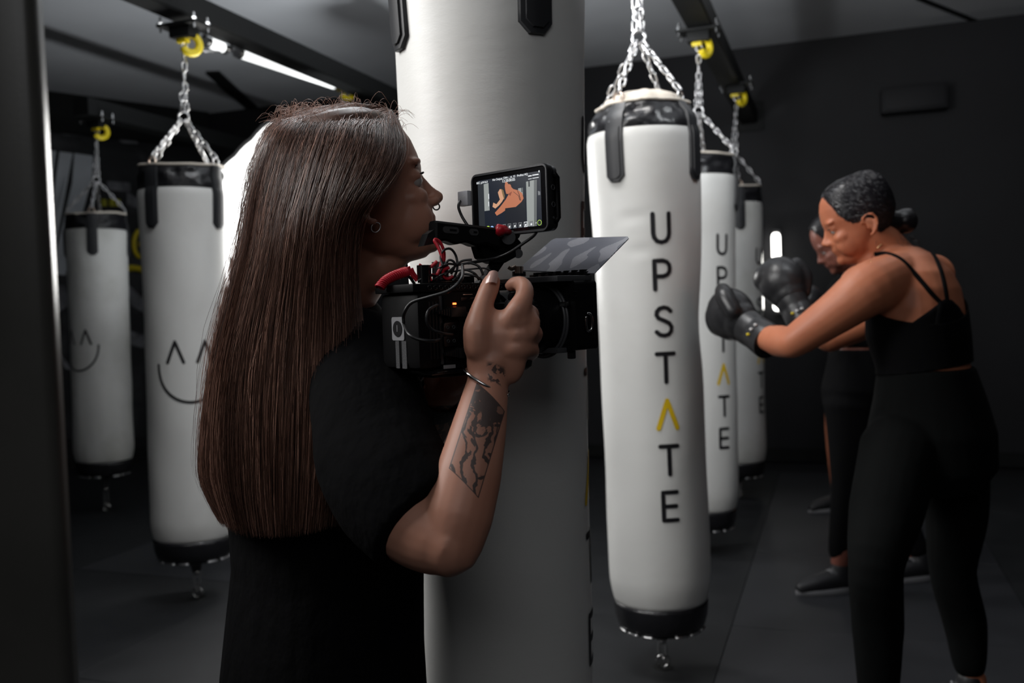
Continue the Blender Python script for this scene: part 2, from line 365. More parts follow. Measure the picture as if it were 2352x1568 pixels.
# door frame at the left edge of the picture, close to the lens
DY = .66
def dfx(px, py, d=DY): return P(px, py, d)
prof = [(-.44,0),(-.064,0),(-.061,.006),(-.053,.007),(-.049,0),(-.012,-.001)] + [(-.010+.010*math.sin(a), .010-.010*math.cos(a)) for a in [math.radians(t) for t in range(0,106,15)]] + [(-.004,.022),(-.0085,.036),(-.018,.042),(-.44,.05)]
e0 = dfx(104, 120, .70); e1 = dfx(163, 1560, .70)
ex = (e0.x+e1.x)/2+.013; bm = bmesh.new()
loft(bm, [[V((ex+x, DY+y, z)) for x, y in prof] for z in (0, CZ)]); o = struct(bmo('door_1', bm, M['jamb'], smooth=True, sharp=35))

# ---------------------------------------------------------------- punching bags
LINK = None
def link_mesh():
    bm = bmesh.new(); L, W_, r = .041, .025, .0037; pts = []
    for i in range(10):
        a = 2*math.pi*i/10; x = math.cos(a)*(W_/2-r); z = math.sin(a)*(W_/2-r) + (L/2-W_/2)*(1 if math.sin(a)>=0 else -1)
        pts.append(V((x,0,z)))
    tube(bm, pts, r, 6, closed=True); me = bpy.data.meshes.new('link'); bm.to_mesh(me); bm.free()
    me.materials.append(M['steel']); me.polygons.foreach_set('use_smooth', [True]*len(me.polygons)); return me
LINK = link_mesh()
def torus_bm(bm, c, R, r, ax1, ax2, n=20, m=8, a0=0, a1=360):
    full = a1-a0 >= 360; k = n if full else n+1
    pts = [c+ax1*(R*math.cos(math.radians(a0+(a1-a0)*i/n)))+ax2*(R*math.sin(math.radians(a0+(a1-a0)*i/n))) for i in range(k)]
    tube(bm, pts, r, m, closed=full)
def chain(parent, a, b, tilt=0, scale=1):
    a, b = V(a), V(b); d = b-a; L = d.length; n = max(1, int(L/(.0315*scale))); d.normalize(); q0 = d.to_track_quat('Z','Y')
    for i in range(n):
        o = bpy.data.objects.new('link', LINK); COL.objects.link(o); o.parent = parent
        o.location = a + d*(L*(i+.5)/n); o.rotation_mode = 'QUATERNION'
        o.rotation_quaternion = q0 @ Quaternion((0,0,1), tilt + (math.pi/2 if i % 2 else 0)); o.scale = (scale,)*3
H_STROKE = .0066
GLY = {   # strokes in a 0..1 square, height 1, width ~.6
 'U': [[(0,1),(0,.32),(.03,.17),(.12,.05),(.28,0),(.44,.05),(.53,.17),(.56,.32),(.56,1)]],
 'P': [[(0,0),(0,1),(.30,1),(.44,.95),(.52,.85),(.54,.72),(.52,.60),(.44,.50),(.30,.45),(0,.45)]],
 'S': [[(.52,.86),(.42,.96),(.28,1),(.12,.96),(.03,.86),(.01,.74),(.08,.62),(.28,.53),(.46,.43),(.54,.30),(.52,.15),(.43,.04),(.28,0),(.12,.03),(0,.14)]],
 'T': [[(-.03,1),(.59,1)],[(.28,1),(.28,0)]],
 'E': [[(.5,1),(0,1),(0,0),(.5,0)],[(0,.5),(.46,.5)]],
 'A': [[(-.06,0),(.28,.98),(.62,0)]],
 'eye': [[(0,0),(.36,1),(.72,0)]],
}
def stroke_mesh(bm, pts, t, mapf):
    """flat rounded stroke in (s, z), mapped onto the bag"""
    pts = [np.array(p, float) for p in pts]; fine = []
    for a, b in zip(pts[:-1], pts[1:]):
        n = max(1, int(np.linalg.norm(b-a)/.008))
        for i in range(n): fine.append(a+(b-a)*i/n)
    fine.append(pts[-1])
    L, R = [], []
    for i, p in enumerate(fine):
        d = fine[min(i+1,len(fine)-1)]-fine[max(i-1,0)]; d = d/(np.linalg.norm(d)+1e-9); nn = np.array((-d[1], d[0]))
        L.append(p+nn*t); R.append(p-nn*t)
    lv = [bm.verts.new(mapf(*p)) for p in L]; rv = [bm.verts.new(mapf(*p)) for p in R]
    for i in range(len(fine)-1): bm.faces.new((lv[i], rv[i], rv[i+1], lv[i+1]))
    for p, lr in ((fine[0], 0), (fine[-1], 1), *[(q, 2) for q in pts[1:-1]]):
        c = bm.verts.new(mapf(*p)); ring = [bm.verts.new(mapf(p[0]+t*math.cos(a), p[1]+t*math.sin(a))) for a in (2*math.pi*k/12 for k in range(12))]
        for k in range(12): bm.faces.new((c, ring[k], ring[(k+1)%12]))
def make_bag(label, top, bot, d1, d2, letter_az=None, smile_az=None, strap_az=-30, hook=None, vinyl='white', R0=.16, dent=None, seed=1, low=False, tether=True, bend=0., group='white punching bags', bulge=0, flop=0):
    """top, bot: pixel centres of the white cover's ends with depths d1, d2"""
    rnd = random.Random(seed)
    T, B = P(*top, d1), P(*bot, d2); ax = (T-B); LW = ax.length; ax.normalize()
    tocam = (CAM-(T+B)/2); tocam -= ax*tocam.dot(ax); tocam.normalize(); rt = ax.cross(tocam); rt = rt if rt.dot(_R) > 0 else -rt
    q = Matrix((rt, -tocam, ax)).transposed().to_quaternion()      # local x right, local -y to the lens, z along the bag
    t = thing('punching_bag', label, 'punching bag', B, group, rot=q)
    def rad(a, z):
        f = z/LW; r = R0*(1.02 - .0*f) * (1+.035*sm((f-.75)/.25) - .02*math.exp(-((f-.5)/.3)**2) + bulge*(f-.5))
        r += .0035*noise.noise(V((math.cos(a)*1.6, math.sin(a)*1.6, z*4+seed*7)))
        if f < .06: r -= .012*(1-f/.06)**2
        if f > .985: r -= .006*((f-.985)/.015)
        if dent:
            for (da, dz, wa, wz, dep) in dent:
                u = ((a-da+math.pi)%(2*math.pi)-math.pi)/wa; v = (z-dz)/wz
                e = math.exp(-(u*u+v*v)); r -= dep*e
        return r
    def surf(a, z, off=0):
        r = rad(a, min(max(z,0),LW)) + off
        sh = bend*math.sin(math.pi*min(max(z/LW,0),1))
        return V((math.sin(a)*r + sh, -math.cos(a)*r, z))
    nA, nZ = 64, 110 if not low else 60
    bm = bmesh.new(); loft(bm, [[surf(2*math.pi*j/nA, LW*i/nZ) for j in range(nA)] for i in range(nZ+1)])
    bmo('white_cover', bm, M[vinyl], t)
    # black bands: top (wrinkled) and bottom
    TB = .09; ring = lambda z, k, w_=0: [V(((surf(2*math.pi*j/nA, LW).x)*k, surf(2*math.pi*j/nA, LW).y*k, z + w_*math.sin(5*2*math.pi*j/nA+seed))) for j in range(nA)]
    def topring(f):
        out = []
        for j in range(nA):
            a = 2*math.pi*j/nA; p = surf(a, LW, .003)
            wr = (.012+flop*.05)*noise.noise(V((math.cos(a)*5, math.sin(a)*5, f*2.2+seed)))*math.sin(f*math.pi*.9) + .004*math.sin(9*a+seed*2+f*3)*f
            k = 1 - (.05+flop*.9)*f**1.6 + wr/R0; out.append(V((p.x*k, p.y*k, LW + TB*f*(1-flop*1.2*max(0,math.cos(a+.4))) - .006 + .006*math.sin(2*a+seed)*f)))
        return out
    rows = [topring(i/10) for i in range(11)]; inner = [V((p.x*.9,p.y*.9,p.z-.004)) for p in rows[-1]]
    bm = bmesh.new(); loft(bm, rows+[inner, [V((p.x*.88,p.y*.88,p.z-.05)) for p in rows[-1]]], cap=False); bmo('top_band', bm, M['blackvinyl'], t)
    bm = bmesh.new(); tube(bm, [p*1.0+V((0,0,.004)) for p in rows[-1]], .0055, 8, closed=True); bmo('rim', bm, M['canvas'], t)
    bm = bmesh.new(); base = rows[-1]
    loft(bm, [[V((p.x*k, p.y*k, p.z-.012+hh+.012*noise.noise(V((p.x*12,p.y*12,seed)))*(1-k))) for p in base] for k, hh in ((.94,0),(.8,.012+flop*.20),(.5,.018+flop*.26),(.15,.014+flop*.27))]); bmo('canvas_lid', bm, M['canvas'], t)
    bm = bmesh.new()
    loft(bm, [[V((p.x*k, p.y*k, z)) for p in [surf(2*math.pi*j/nA, 0) for j in range(nA)]] for z, k in ((.003,.6),(.003,1.012),(-.012,1.02),(-.045,1.0),(-.075,.94),(-.088,.86),(-.085,.3))]); bmo('bottom_band', bm, M['blackvinyl'], t)
    # steel lacing segments round the bottom edge
    for k in range(16):
        if k % 4 == 3: continue
        a0_ = 2*math.pi*k/16+.3; pts = []
        for s_ in range(5):
            a = a0_ + s_/4*.30; p = surf(a, 0); pts.append(V((p.x*.93, p.y*.93, -.084)))
        bm = bmesh.new(); tube(bm, pts, .0045, 6); bmo('lacing', bm, M['steel'], t)
    # four straps
    tops = []
    for k in range(4):
        a = math.radians(strap_az) + k*math.pi/2 + rnd.uniform(-.02,.02); hw = .030; Ls = .165
        def path(s):     # s: metres up from the strap's lower end
            z = LW-Ls+s
            if z < LW: return surf(a, z, .0), z
            f = min((z-LW)/TB, 1); p = rows[0][0]
            jj = a/(2*math.pi)*nA; j0 = int(math.floor(jj)) % nA; fr = jj-math.floor(jj); i0 = min(int(f*10), 9); g = f*10-i0
            pa = rows[i0][j0].lerp(rows[i0][(j0+1)%nA], fr); pb = rows[i0+1][j0].lerp(rows[i0+1][(j0+1)%nA], fr); return pa.lerp(pb, g), z
        tang = V((math.cos(a), math.sin(a), 0)); nrm = V((math.sin(a), -math.cos(a), 0))
        def strap_bm(wd, s0, s1, th, lift, ch):
            bm = bmesh.new(); ro = []
            ss = [s0, s0+.001, s0+ch] + [s0+ch+(s1-s0-ch)*i/12 for i in range(1,13)]
            for i, s_ in enumerate(ss):
                w0 = wd*(.45 if i <= 1 else 1)*(1 if s_ < Ls else 1-.12*(s_-Ls)/TB); c, _ = path(s_)
                l = lift if i else lift-.002
                ro.append([c+tang*x*w0 + nrm*(l+yy-.10*(x*w0)**2/R0*8) for x, yy in ((-1,-.002),(-.96,th),(-.5,th),(0,th),(.5,th),(.96,th),(1,-.002),(.5,-.004),(0,-.004),(-.5,-.004))])
            loft(bm, ro); return bm
        st_ = bmo('strap', strap_bm(hw, 0, Ls+TB, .006, .0025, .018), M['strap'], t, sharp=50)
        bmo('strap_pad', strap_bm(hw*.72, .009, Ls-.004, .0095, .0025, .012), M['strap'], st_, sharp=50)
        c, _ = path(Ls+TB); c = c + V((0,0,.016))
        bm = bmesh.new(); torus_bm(bm, c, .017, .0035, tang, V((0,0,1)), 16, 6); bmo('d_ring', bm, M['brass'] if k % 2 == 0 and seed != 3 else M['steel'], st_)
        tops.append(c+V((0,0,.014)))
    # chains up to the apex and the hook
    apex = V((0,0,LW+TB+.21)); aw = t.matrix_basis.inverted() if False else None
    if hook is not None:
        Hl = Matrix.LocRotScale(B, q, None).inverted() @ V(hook)
        dirh = (Hl - V((0,0,LW+TB))).normalized(); apex = V((0,0,LW+TB)) + dirh*.21
    bm = bmesh.new(); torus_bm(bm, apex, .020, .0045, V((1,0,0)), V((0,0,1)), 18, 8)
    hc = bmo('hanging_chain', bm, M['steel'], t)
    for k, c in enumerate(tops): chain(hc, c, apex+(c-apex).normalized()*.018, tilt=k*.6+seed)
    if hook is not None:
        L = (Hl-apex).length; d = (Hl-apex).normalized()
        if L > .05:
            sft = V((1,0,0))*.012
            chain(hc, apex+d*.02+sft, apex+d*(L*.5)+sft*.4, 0); chain(hc, apex+d*.02-sft, apex+d*(L*.5)-sft*.4, .4)
            chain(hc, apex+d*(L*.5), Hl-d*.015, .2, 1.15)
    # printing
    def put(name, gl, az, zc, h, th, m, width=.56):
        bm = bmesh.new(); s0 = -width/2*h
        for st in GLY[gl]:
            stroke_mesh(bm, [(s0+x*h, (y-.5)*h) for x, y in st], th, lambda s, z: surf(az + s/R0, zc+z, .0013))
        return bmo(name, bm, m, t, smooth=True)
    if letter_az is not None:
        for i, ch in enumerate('UPSTATE'):
            zc = LW*(1-(.211+.0944*i)); isA = ch == 'A'
            o = put('letter', ch, math.radians(letter_az), zc, .084, .0066 if not isA else .0072, M['yellow'] if isA else M['ink'])
            o['label'] = 'yellow chevron letter' if isA else 'black printed letter ' + ch
    if smile_az is not None:
        az = math.radians(smile_az); zf = lambda f: LW*(1-f)
        for s in (-1,1):
            bm = bmesh.new(); h = .082; stroke_mesh(bm, [(s*.057-.031,-h/2),(s*.057,h/2),(s*.057+.031,-h/2)], .0062, lambda u, z: surf(az+u/R0, zf(.462)+z, .0013)); bmo('printed_eye', bm, M['ink'], t)
        bm = bmesh.new(); n = 26
        stroke_mesh(bm, [(-.128*math.cos(math.pi*i/n), -.150*max(0,math.sin(math.pi*i/n))**.92) for i in range(n+1)], .0058, lambda u, z: surf(az+u/R0, zf(.497)+z, .0013)); bmo('printed_mouth', bm, M['ink'], t)
    # tether strap to the floor ring
    if tether:
        wm = Matrix.LocRotScale(B, q, None); down = wm.inverted().to_3x3() @ V((0,0,-1)); p0 = V((0,0,-.075)); 
        gz = (wm @ p0).z; Lf = gz/1.0; p1 = p0 + down*(Lf-.03)
        m_ = p0.lerp(p1, .45); bm = bmesh.new(); loft(bm, [[c+V((-.018*k_,-.003,0)), c+V((.018*k_,-.003,0)), c+V((.018*k_,.003,0)), c+V((-.018*k_,.003,0))] for c, k_ in ((p0,1.6),(m_,1),(m_+(p1-m_)*.1,.8))]); bmo('tether_strap', bm, M['strap'], t, smooth=False)
        bm = bmesh.new(); pts = [m_+V((.012*math.cos(a), 0, 0))+(p1-m_)*(.5+.5*math.sin(a)) for a in (2*math.pi*i/14 for i in range(14))]; tube(bm, pts, .004, 8, closed=True); bmo('carabiner', bm, M['chrome'], t)
        bm = bmesh.new(); bmesh.ops.create_uvsphere(bm, u_segments=16, v_segments=10, radius=.013); bmesh.ops.translate(bm, vec=m_+(p1-m_)*.1, verts=bm.verts); bmo('swivel', bm, M['chrome'], t)
        an = thing('floor_anchor', 'steel anchor ring in the floor under the ' + ANCH[seed], 'anchor', wm @ (p0+down*Lf), 'floor anchors')
        bm = bmesh.new(); cyl(bm, V((0,0,0)), V((0,0,.006)), .035, .032, 24); bmo('plate', bm, M['beam'], an, sharp=40)
        bm = bmesh.new(); torus_bm(bm, V((0,0,.024)), .02, .004, V((1,0,0)), V((0,0,1)), 18, 6); bmo('ring', bm, M['chrome'], an)
    return t
ANCH = {1:'nearest white bag', 2:'bag beside the boxer', 3:'bag behind the boxer', 4:'farthest right-hand bag', 5:'smiling bag left of the softbox', 6:'far left bag', 7:'bag hidden behind the operator'}
hk = {}
def hang(x, y, d): return P(x, y, d)
make_bag('huge plain off-white punching bag right behind the cinema camera, its top cut off', (1120,-80), (1180,1870), 1.62, 1.70, letter_az=80, smile_az=None, strap_az=27, hook=P(1108,-640,1.62), seed=1, R0=.156, bulge=.10)
make_bag('large white lettered punching bag with a floppy black top, left of the boxer\'s glove', (1476,307), (1518,1372), 2.85, 2.90, letter_az=15, strap_az=-30, hook=P(1456,-200,2.85), seed=2, R0=.160,
         dent=[(math.radians(80), .86, .50, .12, .012), (math.radians(-12), 1.19, .25, .012, .003), (math.radians(-8), 1.09, .22, .014, .003)], bulge=.08, flop=.16)
make_bag('white lettered punching bag directly behind the boxer\'s nearer glove', (1605,406), (1616,1164), 4.15, 4.2, letter_az=38, strap_az=-10, hook=P(1605,118,4.15), seed=3, R0=.155)
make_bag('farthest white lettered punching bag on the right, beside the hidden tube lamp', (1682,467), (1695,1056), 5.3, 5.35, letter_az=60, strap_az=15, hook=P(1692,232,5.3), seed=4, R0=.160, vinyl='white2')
make_bag('white punching bag with a printed smile and two carets, left of the glowing softbox', (421,438), (448,1228), 3.74, 3.78, smile_az=2, strap_az=-43, hook=P(424,108,3.72), seed=5, R0=.168)
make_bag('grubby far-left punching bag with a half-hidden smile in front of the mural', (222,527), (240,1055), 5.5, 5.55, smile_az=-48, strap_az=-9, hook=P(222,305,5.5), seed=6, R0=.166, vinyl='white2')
make_bag('white punching bag hidden behind the long-haired operator, only its yellow hanger showing', (790,470), (812,1060), 5.25, 5.3, letter_az=20, strap_az=20, hook=P(787,222,5.25), seed=7, R0=.155, low=True)

# beam clamps with the yellow hangers
def clamp(x, y, d, lab, yaw=0, ysz=1.25, kind=0):
    t = thing('beam_clamp', lab, 'clamp', P(x, y, d), 'beam clamps with yellow hangers')
    t.rotation_euler = (0,0,math.atan2(AX.y,AX.x)-math.pi/2+yaw)
    bm = bmesh.new(); box(bm, V((0,0,.055)), (.19,.11,.012), .003); bmo('clamp_plate', bm, M['beam'], t, sharp=35)
    bm = bmesh.new(); box(bm, V((0,0,.030)), (.10,.07,.05), .006); bmo('roller_housing', bm, M['beam'], t, sharp=35)
    for sx in (-1,1):
        for sy in (-1,1):
            bm = bmesh.new(); cyl(bm, V((sx*.082,sy*.042,.03)), V((sx*.082,sy*.042,.090)), .005, n=8); cyl(bm, V((sx*.082,sy*.042,.058)), V((sx*.082,sy*.042,.070)), .011, n=6); bmo('bolt', bm, M['chrome'], t, sharp=40)
    bm = bmesh.new(); torus_bm(bm, V((.028,0,-.018)), .030*ysz, .0125*ysz, V((.45,.9,0)).normalized(), V((0,0,1)), 20, 10, -150, 110); bmo('yellow_hanger', bm, M['yellowp'], t)
    bm = bmesh.new(); box(bm, V((-.008,0,.0)), (.045,.03,.022), .004); bmo('yellow_block', bm, M['yellowp'], t, sharp=35)
    bm = bmesh.new(); torus_bm(bm, V((0,0,-.02)), .014, .004, V((1,0,0)), V((0,0,1)), 16, 6); bmo('eye_bolt', bm, M['steel'], t)
clamp(424, 92, 3.72, 'black clamp and yellow hanger above the smiling bag on the left beam')
clamp(787, 205, 5.25, 'black clamp and yellow hanger above the operator\'s head')
clamp(1605, 100, 4.15, 'black clamp and yellow hanger nearest the lens on the right beam')
clamp(1691, 218, 5.3, 'black clamp and yellow hanger farther down the right beam')
clamp(223, 296, 5.5, 'yellow hanger above the far left bag')
bm = bmesh.new()
t = P(223,296,5.5); p0 = V((t.x,t.y,0)) - AX*.12 + V((0,0,t.z+.062))
dl = (p0-C0).dot(bn_in); dl2 = (p0-C0).dot(ln_in)/max(1e-3, -AX.dot(ln_in)); dl = min(dl, dl2 if dl2 > 0 else dl)-.02
lb = thing('overhead_beam', 'short dark beam above the far left bag, in front of the mural', 'beam', p0, 'black steel beams that carry the bags')
prism(bm, [(-.055,0),(.055,0),(.055,.1),(-.055,.1)], dl, V((0,0,0)), AY, V((0,0,1)), AX); bmo('box_section', bm, M['beam'], lb, smooth=False)

# ---------------------------------------------------------------- figures
def skinmat(name, col, col2, rough=.45):
    return mat(name, col, rough, spec=.42, sss=.12, vary=(col2, 9, 4, .4, .72), bump=[('noise', 480, .10, .0006, (1,1,1))])
M['skin_pale'] = skinmat('fair_skin', (.50,.245,.170), (.43,.195,.130), .46)
M['skin_warm'] = skinmat('warm_brown_skin', (.56,.20,.105), (.47,.155,.080), .46)
M['skin_deep'] = skinmat('deep_brown_skin', (.24,.085,.060), (.19,.065,.045), .42)
M['hair_black'] = mat('black_hair', (.009,.008,.010), .30, spec=.6, bump=[('noise', 60, .45, .004, (.15,1.2,2.2))])
M['tee'] = mat('black_cotton', (.004,.004,.0045), .92, spec=.06, sheen=0, bump=[('noise', 7, .8, .03, (1,1,.8)), ('noise', 600, .2, .0006, (1,1,1))])
M['sport'] = mat('black_sports_fabric', (.0025,.0025,.003), .85, spec=.1, bump=[('noise', 9, .4, .012, (1,1,.6)), ('noise', 500, .15, .0005, (1,1,1))])
M['legging'] = mat('charcoal_leggings', (.0035,.004,.004), .85, spec=.1, bump=[('noise', 5, .5, .02, (1,1,.5))])
M['glove'] = mat('black_glove_leather', (.020,.020,.022), .34, spec=.5, bump=[('noise', 26, .2, .004, (1,1,1)), ('noise', 300, .2, .0005, (1,1,1))])
M['gold'] = mat('gold', (.95,.70,.38), .2, 1)
M['nail'] = mat('fingernail', (.60,.38,.33), .18, spec=.6)
M['eyewhite'] = mat('eyeball', (.38,.35,.33), .2)
M['iris'] = mat('iris', (.04,.025,.015), .15)
M['lash'] = mat('brow_hair', (.02,.014,.010), .7)
M['whitebit'] = mat('white_print', (.75,.75,.75), .5)
M['sole'] = mat('shoe_sole', (.20,.20,.21), .6)
M['shoe'] = mat('dark_shoe', (.012,.012,.014), .5)

_SPH = {}
def _sph(n=3):
    if n not in _SPH:
        b = bmesh.new(); bmesh.ops.create_icosphere(b, subdivisions=n, radius=1)
        _SPH[n] = (np.array([v.co[:] for v in b.verts]), [[v.index for v in f.verts] for f in b.faces]); b.free()
    return _SPH[n]
class Blob:
    """closed primitives fused into one continuous skin by voxel remeshing"""
    def __init__(s, X=None): s.v = []; s.f = []; s.n = 0; s.X = X or Matrix()
    def _add(s, vs, fs, X=None):
        m = np.array(s.X if X is None else s.X @ X); vs = np.asarray(vs, float); vs = vs@m[:3,:3].T + m[:3,3]
        s.v.append(vs); s.f += [[i+s.n for i in f] for f in fs]; s.n += len(vs)
    def ball(s, c, r, rot=None):
        vs, fs = _sph(); r = np.array((r,r,r) if np.isscalar(r) else r)
        R = np.array(rot.to_matrix() if isinstance(rot, Quaternion) else (rot if rot is not None else Matrix.Identity(3)))
        s._add((vs*r)@R.T + np.array(c), fs)
    def ell(s, c, u, v, w_):     # axes as vectors with lengths
        vs, fs = _sph(); A = np.array([u[:], v[:], w_[:]]); s._add(vs@A + np.array(c), fs)
    def limb(s, pts, rs, flat=None, n=20, sub=5):
        """smooth tapering limb; flat=(vector, factor) squashes the section along a vector"""
        pts = [V(p) for p in pts]; k = (len(pts)-1)*sub+1; sp_ = spline(pts, k); rr = [float(x) for x in np.interp(np.linspace(0,len(rs)-1,k), range(len(rs)), rs)]
        b = bmesh.new(); rings = []; up = None
        for i, p in enumerate(sp_):
            t = (sp_[min(i+1,k-1)]-sp_[max(i-1,0)]).normalized()
            if flat: up = (flat[0]-t*flat[0].dot(t)).normalized()
            else:
                up = t.orthogonal() if up is None else up-t*up.dot(t); up.normalize()
            sd = t.cross(up); fl = flat[1] if flat else 1
            rings.append([p+(up*math.cos(a)*fl+sd*math.sin(a))*rr[i] for a in (2*math.pi*j/n for j in range(n))])
        e0 = (sp_[0]-sp_[1]).normalized(); e1 = (sp_[-1]-sp_[-2]).normalized()
        def dome(ring, c, d, r): return [[c+(q-c)*math.cos(t)+d*(r*math.sin(t)) for q in ring] for t in (.5, 1.0, 1.4)]
        rings = dome(rings[0], sp_[0], e0, rr[0]*.9)[::-1] + rings + dome(rings[-1], sp_[-1], e1, rr[-1]*.9)
        vs = [q[:] for r in rings for q in r]; fs = []
        for i in range(len(rings)-1):
            for j in range(n): fs.append([i*n+j, i*n+(j+1)%n, (i+1)*n+(j+1)%n, (i+1)*n+j])
        fs.append(list(range(n))[::-1]); fs.append([(len(rings)-1)*n+j for j in range(n)]); s._add(vs, fs); b.free()
    def rings(s, rows, n=28, ex=2.2):
        """rows of (centre, half vector u, half vector v): closed superelliptic loft"""
        vs, fs = [], []
        for c, u, v in rows:
            c, u, v = V(c), V(u), V(v)
            for j in range(n):
                a = 2*math.pi*j/n; ca, sa = math.cos(a), math.sin(a)
                vs.append((c + u*(abs(ca)**(2/ex)*(1 if ca>=0 else -1)) + v*(abs(sa)**(2/ex)*(1 if sa>=0 else -1)))[:])
        k = len(rows)
        for i in range(k-1):
            for j in range(n): fs.append([i*n+j, i*n+(j+1)%n, (i+1)*n+(j+1)%n, (i+1)*n+j])
        fs.append(list(range(n))[::-1]); fs.append([(k-1)*n+j for j in range(n)]); s._add(vs, fs)
    def make(s, name, vox, m, parent=None, smooth=4, cut=None, fac=.5):
        me = bpy.data.meshes.new('tmp'); me.from_pydata(np.concatenate(s.v).tolist(), [], s.f); me.update()
        b = bmesh.new(); b.from_mesh(me); bmesh.ops.recalc_face_normals(b, faces=b.faces); b.to_mesh(me); b.free()
        o = bpy.data.objects.new('tmp', me); COL.objects.link(o)
        r = o.modifiers.new('r', 'REMESH'); r.mode = 'VOXEL'; r.voxel_size = vox; r.adaptivity = 0
        if smooth: k = o.modifiers.new('s', 'SMOOTH'); k.factor = fac; k.iterations = smooth
        dg = bpy.context.evaluated_depsgraph_get(); out = bpy.data.meshes.new_from_object(o.evaluated_get(dg))
        bpy.data.objects.remove(o); bpy.data.meshes.remove(me); out.name = name; out.materials.clear()
        if cut:      # list of (point, normal): remove what lies on the normal's side
            b = bmesh.new(); b.from_mesh(out)
            for p, nn in cut:
                g = b.verts[:]+b.edges[:]+b.faces[:]
                bmesh.ops.bisect_plane(b, geom=g, plane_co=p, plane_no=nn, clear_outer=True)
            b.to_mesh(out); b.free()
        return link(name, out, m, parent)

HEADROWS = [(.121,.004,-.040,.020),(.116,.034,-.064,.042),(.104,.058,-.080,.056),(.085,.075,-.092,.066),(.062,.085,-.098,.072),(.040,.089,-.100,.0745),(.022,.090,-.099,.0745),
            (.004,.085,-.096,.072),(-.014,.085,-.088,.069),(-.034,.089,-.074,.066),(-.052,.089,-.058,.061),(-.068,.082,-.040,.053),(-.084,.080,-.018,.045),(-.098,.074,.005,.034),(-.107,.062,.025,.018)]
def add_head(b, X, jaw=1.0, nose=1.0, lid=1.0):
    """X places the head: +x face, +y its left, +z crown; origin between the ears"""
    Y = b.X; b.X = X; n = 36; vs, fs = [], []
    hi = HEADROWS; k = len(hi)
    for z, xf, xb, w_ in hi:
        cx = (xf+xb)/2; rx = (xf-xb)/2; low = sm((-z-.01)/.08)
        for j in range(n):
            a = 2*math.pi*j/n; ca, sa = math.cos(a), math.sin(a)
            y = w_*sa*(1-.10*max(ca,0)-.10*low*max(ca,0)); x = cx+rx*ca*(1 if ca < 0 else (1-.03*abs(sa)))
            vs.append((x, y, z))
    for i in range(k-1):
        for j in range(n): fs.append([i*n+j, i*n+(j+1)%n, (i+1)*n+(j+1)%n, (i+1)*n+j])
    fs.append(list(range(n))[::-1]); fs.append([(k-1)*n+j for j in range(n)]); b._add(vs, fs)
    N = nose
    b.limb([(.079,0,.012),(.086,0,.000),(.093,0,-.015),(.1000+.003*N,0,-.027)], [.0075,.0066,.0076,.0088], n=14)
    for s in (-1,1):
        b.ball((.092,.0110*s,-.0320), (.0100,.0065,.0066)); b.ball((.071,.030*s,.026), (.014,.024,.0070))      # nostril wings, brow ridge
        b.ball((.055,.039*s,-.023), (.025,.020,.017)); b.ball((.043,.040*s,-.050), (.036,.019,.034))              # cheekbones, cheeks
    b.ball((.096,0,-.034), (.008,.005,.005))
    b.ball((.0840,0,-.0535), (.0070,.021,.0050)); b.ball((.0825,0,-.0630), (.0070,.019,.0052)); b.ball((.0745,0,-.088), (.0130,.020,.015))
    for s in (-1,1): b.ball((.0655,.031*s,.007), (.0150*lid,.0165*lid,.0105*lid**2))      # eyelids
    for s in (-1,1):      # ears: rim, inner bowl, lobe
        c = V((-.016,.0765*s,-.018)); 
        pts = [c+V((x,y*s,z)) for x, y, z in ((.014,.001,.012),(.010,.007,.026),(-.004,.013,.031),(-.018,.015,.024),(-.022,.014,.006),(-.015,.011,-.012),(-.003,.007,-.024),(.006,.003,-.026))]
        b.limb(pts, [.0038,.0042,.0044,.0046,.0044,.0042,.0054,.0046], n=10, sub=4)
        b.ball(c+V((-.005,.004*s,.002)), (.014,.0045,.022)); b.ball(c+V((.006,.004*s,-.004)), (.004,.004,.006))
    b.X = Y
HLINE = [(-.10,-.05),(-.055,-.045),(-.03,-.034),(-.012,-.022),(.0,.010),(.007,.022),(.037,.041),(.060,.048),(.086,.053),(.100,.060),(.112,.068),(.125,.07)]
def add_cap(b, X, off=.006, back=.010, zmin=-.07):
    Y = b.X; b.X = Y @ X if X is not None else Y; n = 40; vs, fs = [], []; rows = [r for r in HEADROWS if r[0] > zmin]; k = len(rows)
    for i, (z, xf, xb, w_) in enumerate(rows):
        xf += off; xb -= back; w_ += off; cx = (xf+xb)/2; rx = (xf-xb)/2; lim = float(np.interp(z, [q[0] for q in HLINE], [q[1] for q in HLINE])); z2 = z + off*1.2*sm((z-.05)/.06)
        for j in range(n):
            a = 2*math.pi*j/n; ca, sa = math.cos(a), math.sin(a); x = cx+rx*ca; y = w_*sa*(1-.10*max(ca,0)); kk = 1-(.6*off/(.09))*sm((x-0)/.05); vs.append((min(cx+(x-cx)*kk, lim+.010*abs(ca)), y*kk, z2-off*.6*sm(x/.05)))
    for i in range(k-1):
        for j in range(n): fs.append([i*n+j, i*n+(j+1)%n, (i+1)*n+(j+1)%n, (i+1)*n+j])
    fs.append(list(range(n))[::-1]); fs.append([(k-1)*n+j for j in range(n)]); b._add(vs, fs); b.X = Y
def headX(c, fwd, up=(0,0,1), sc=1.0):
    f = V(fwd).normalized(); u = V(up); u = (u-f*u.dot(f)).normalized(); l = u.cross(f)
    return Matrix.Translation(c) @ Matrix((f,l,u)).transposed().to_4x4() @ Matrix.Scale(sc, 4)
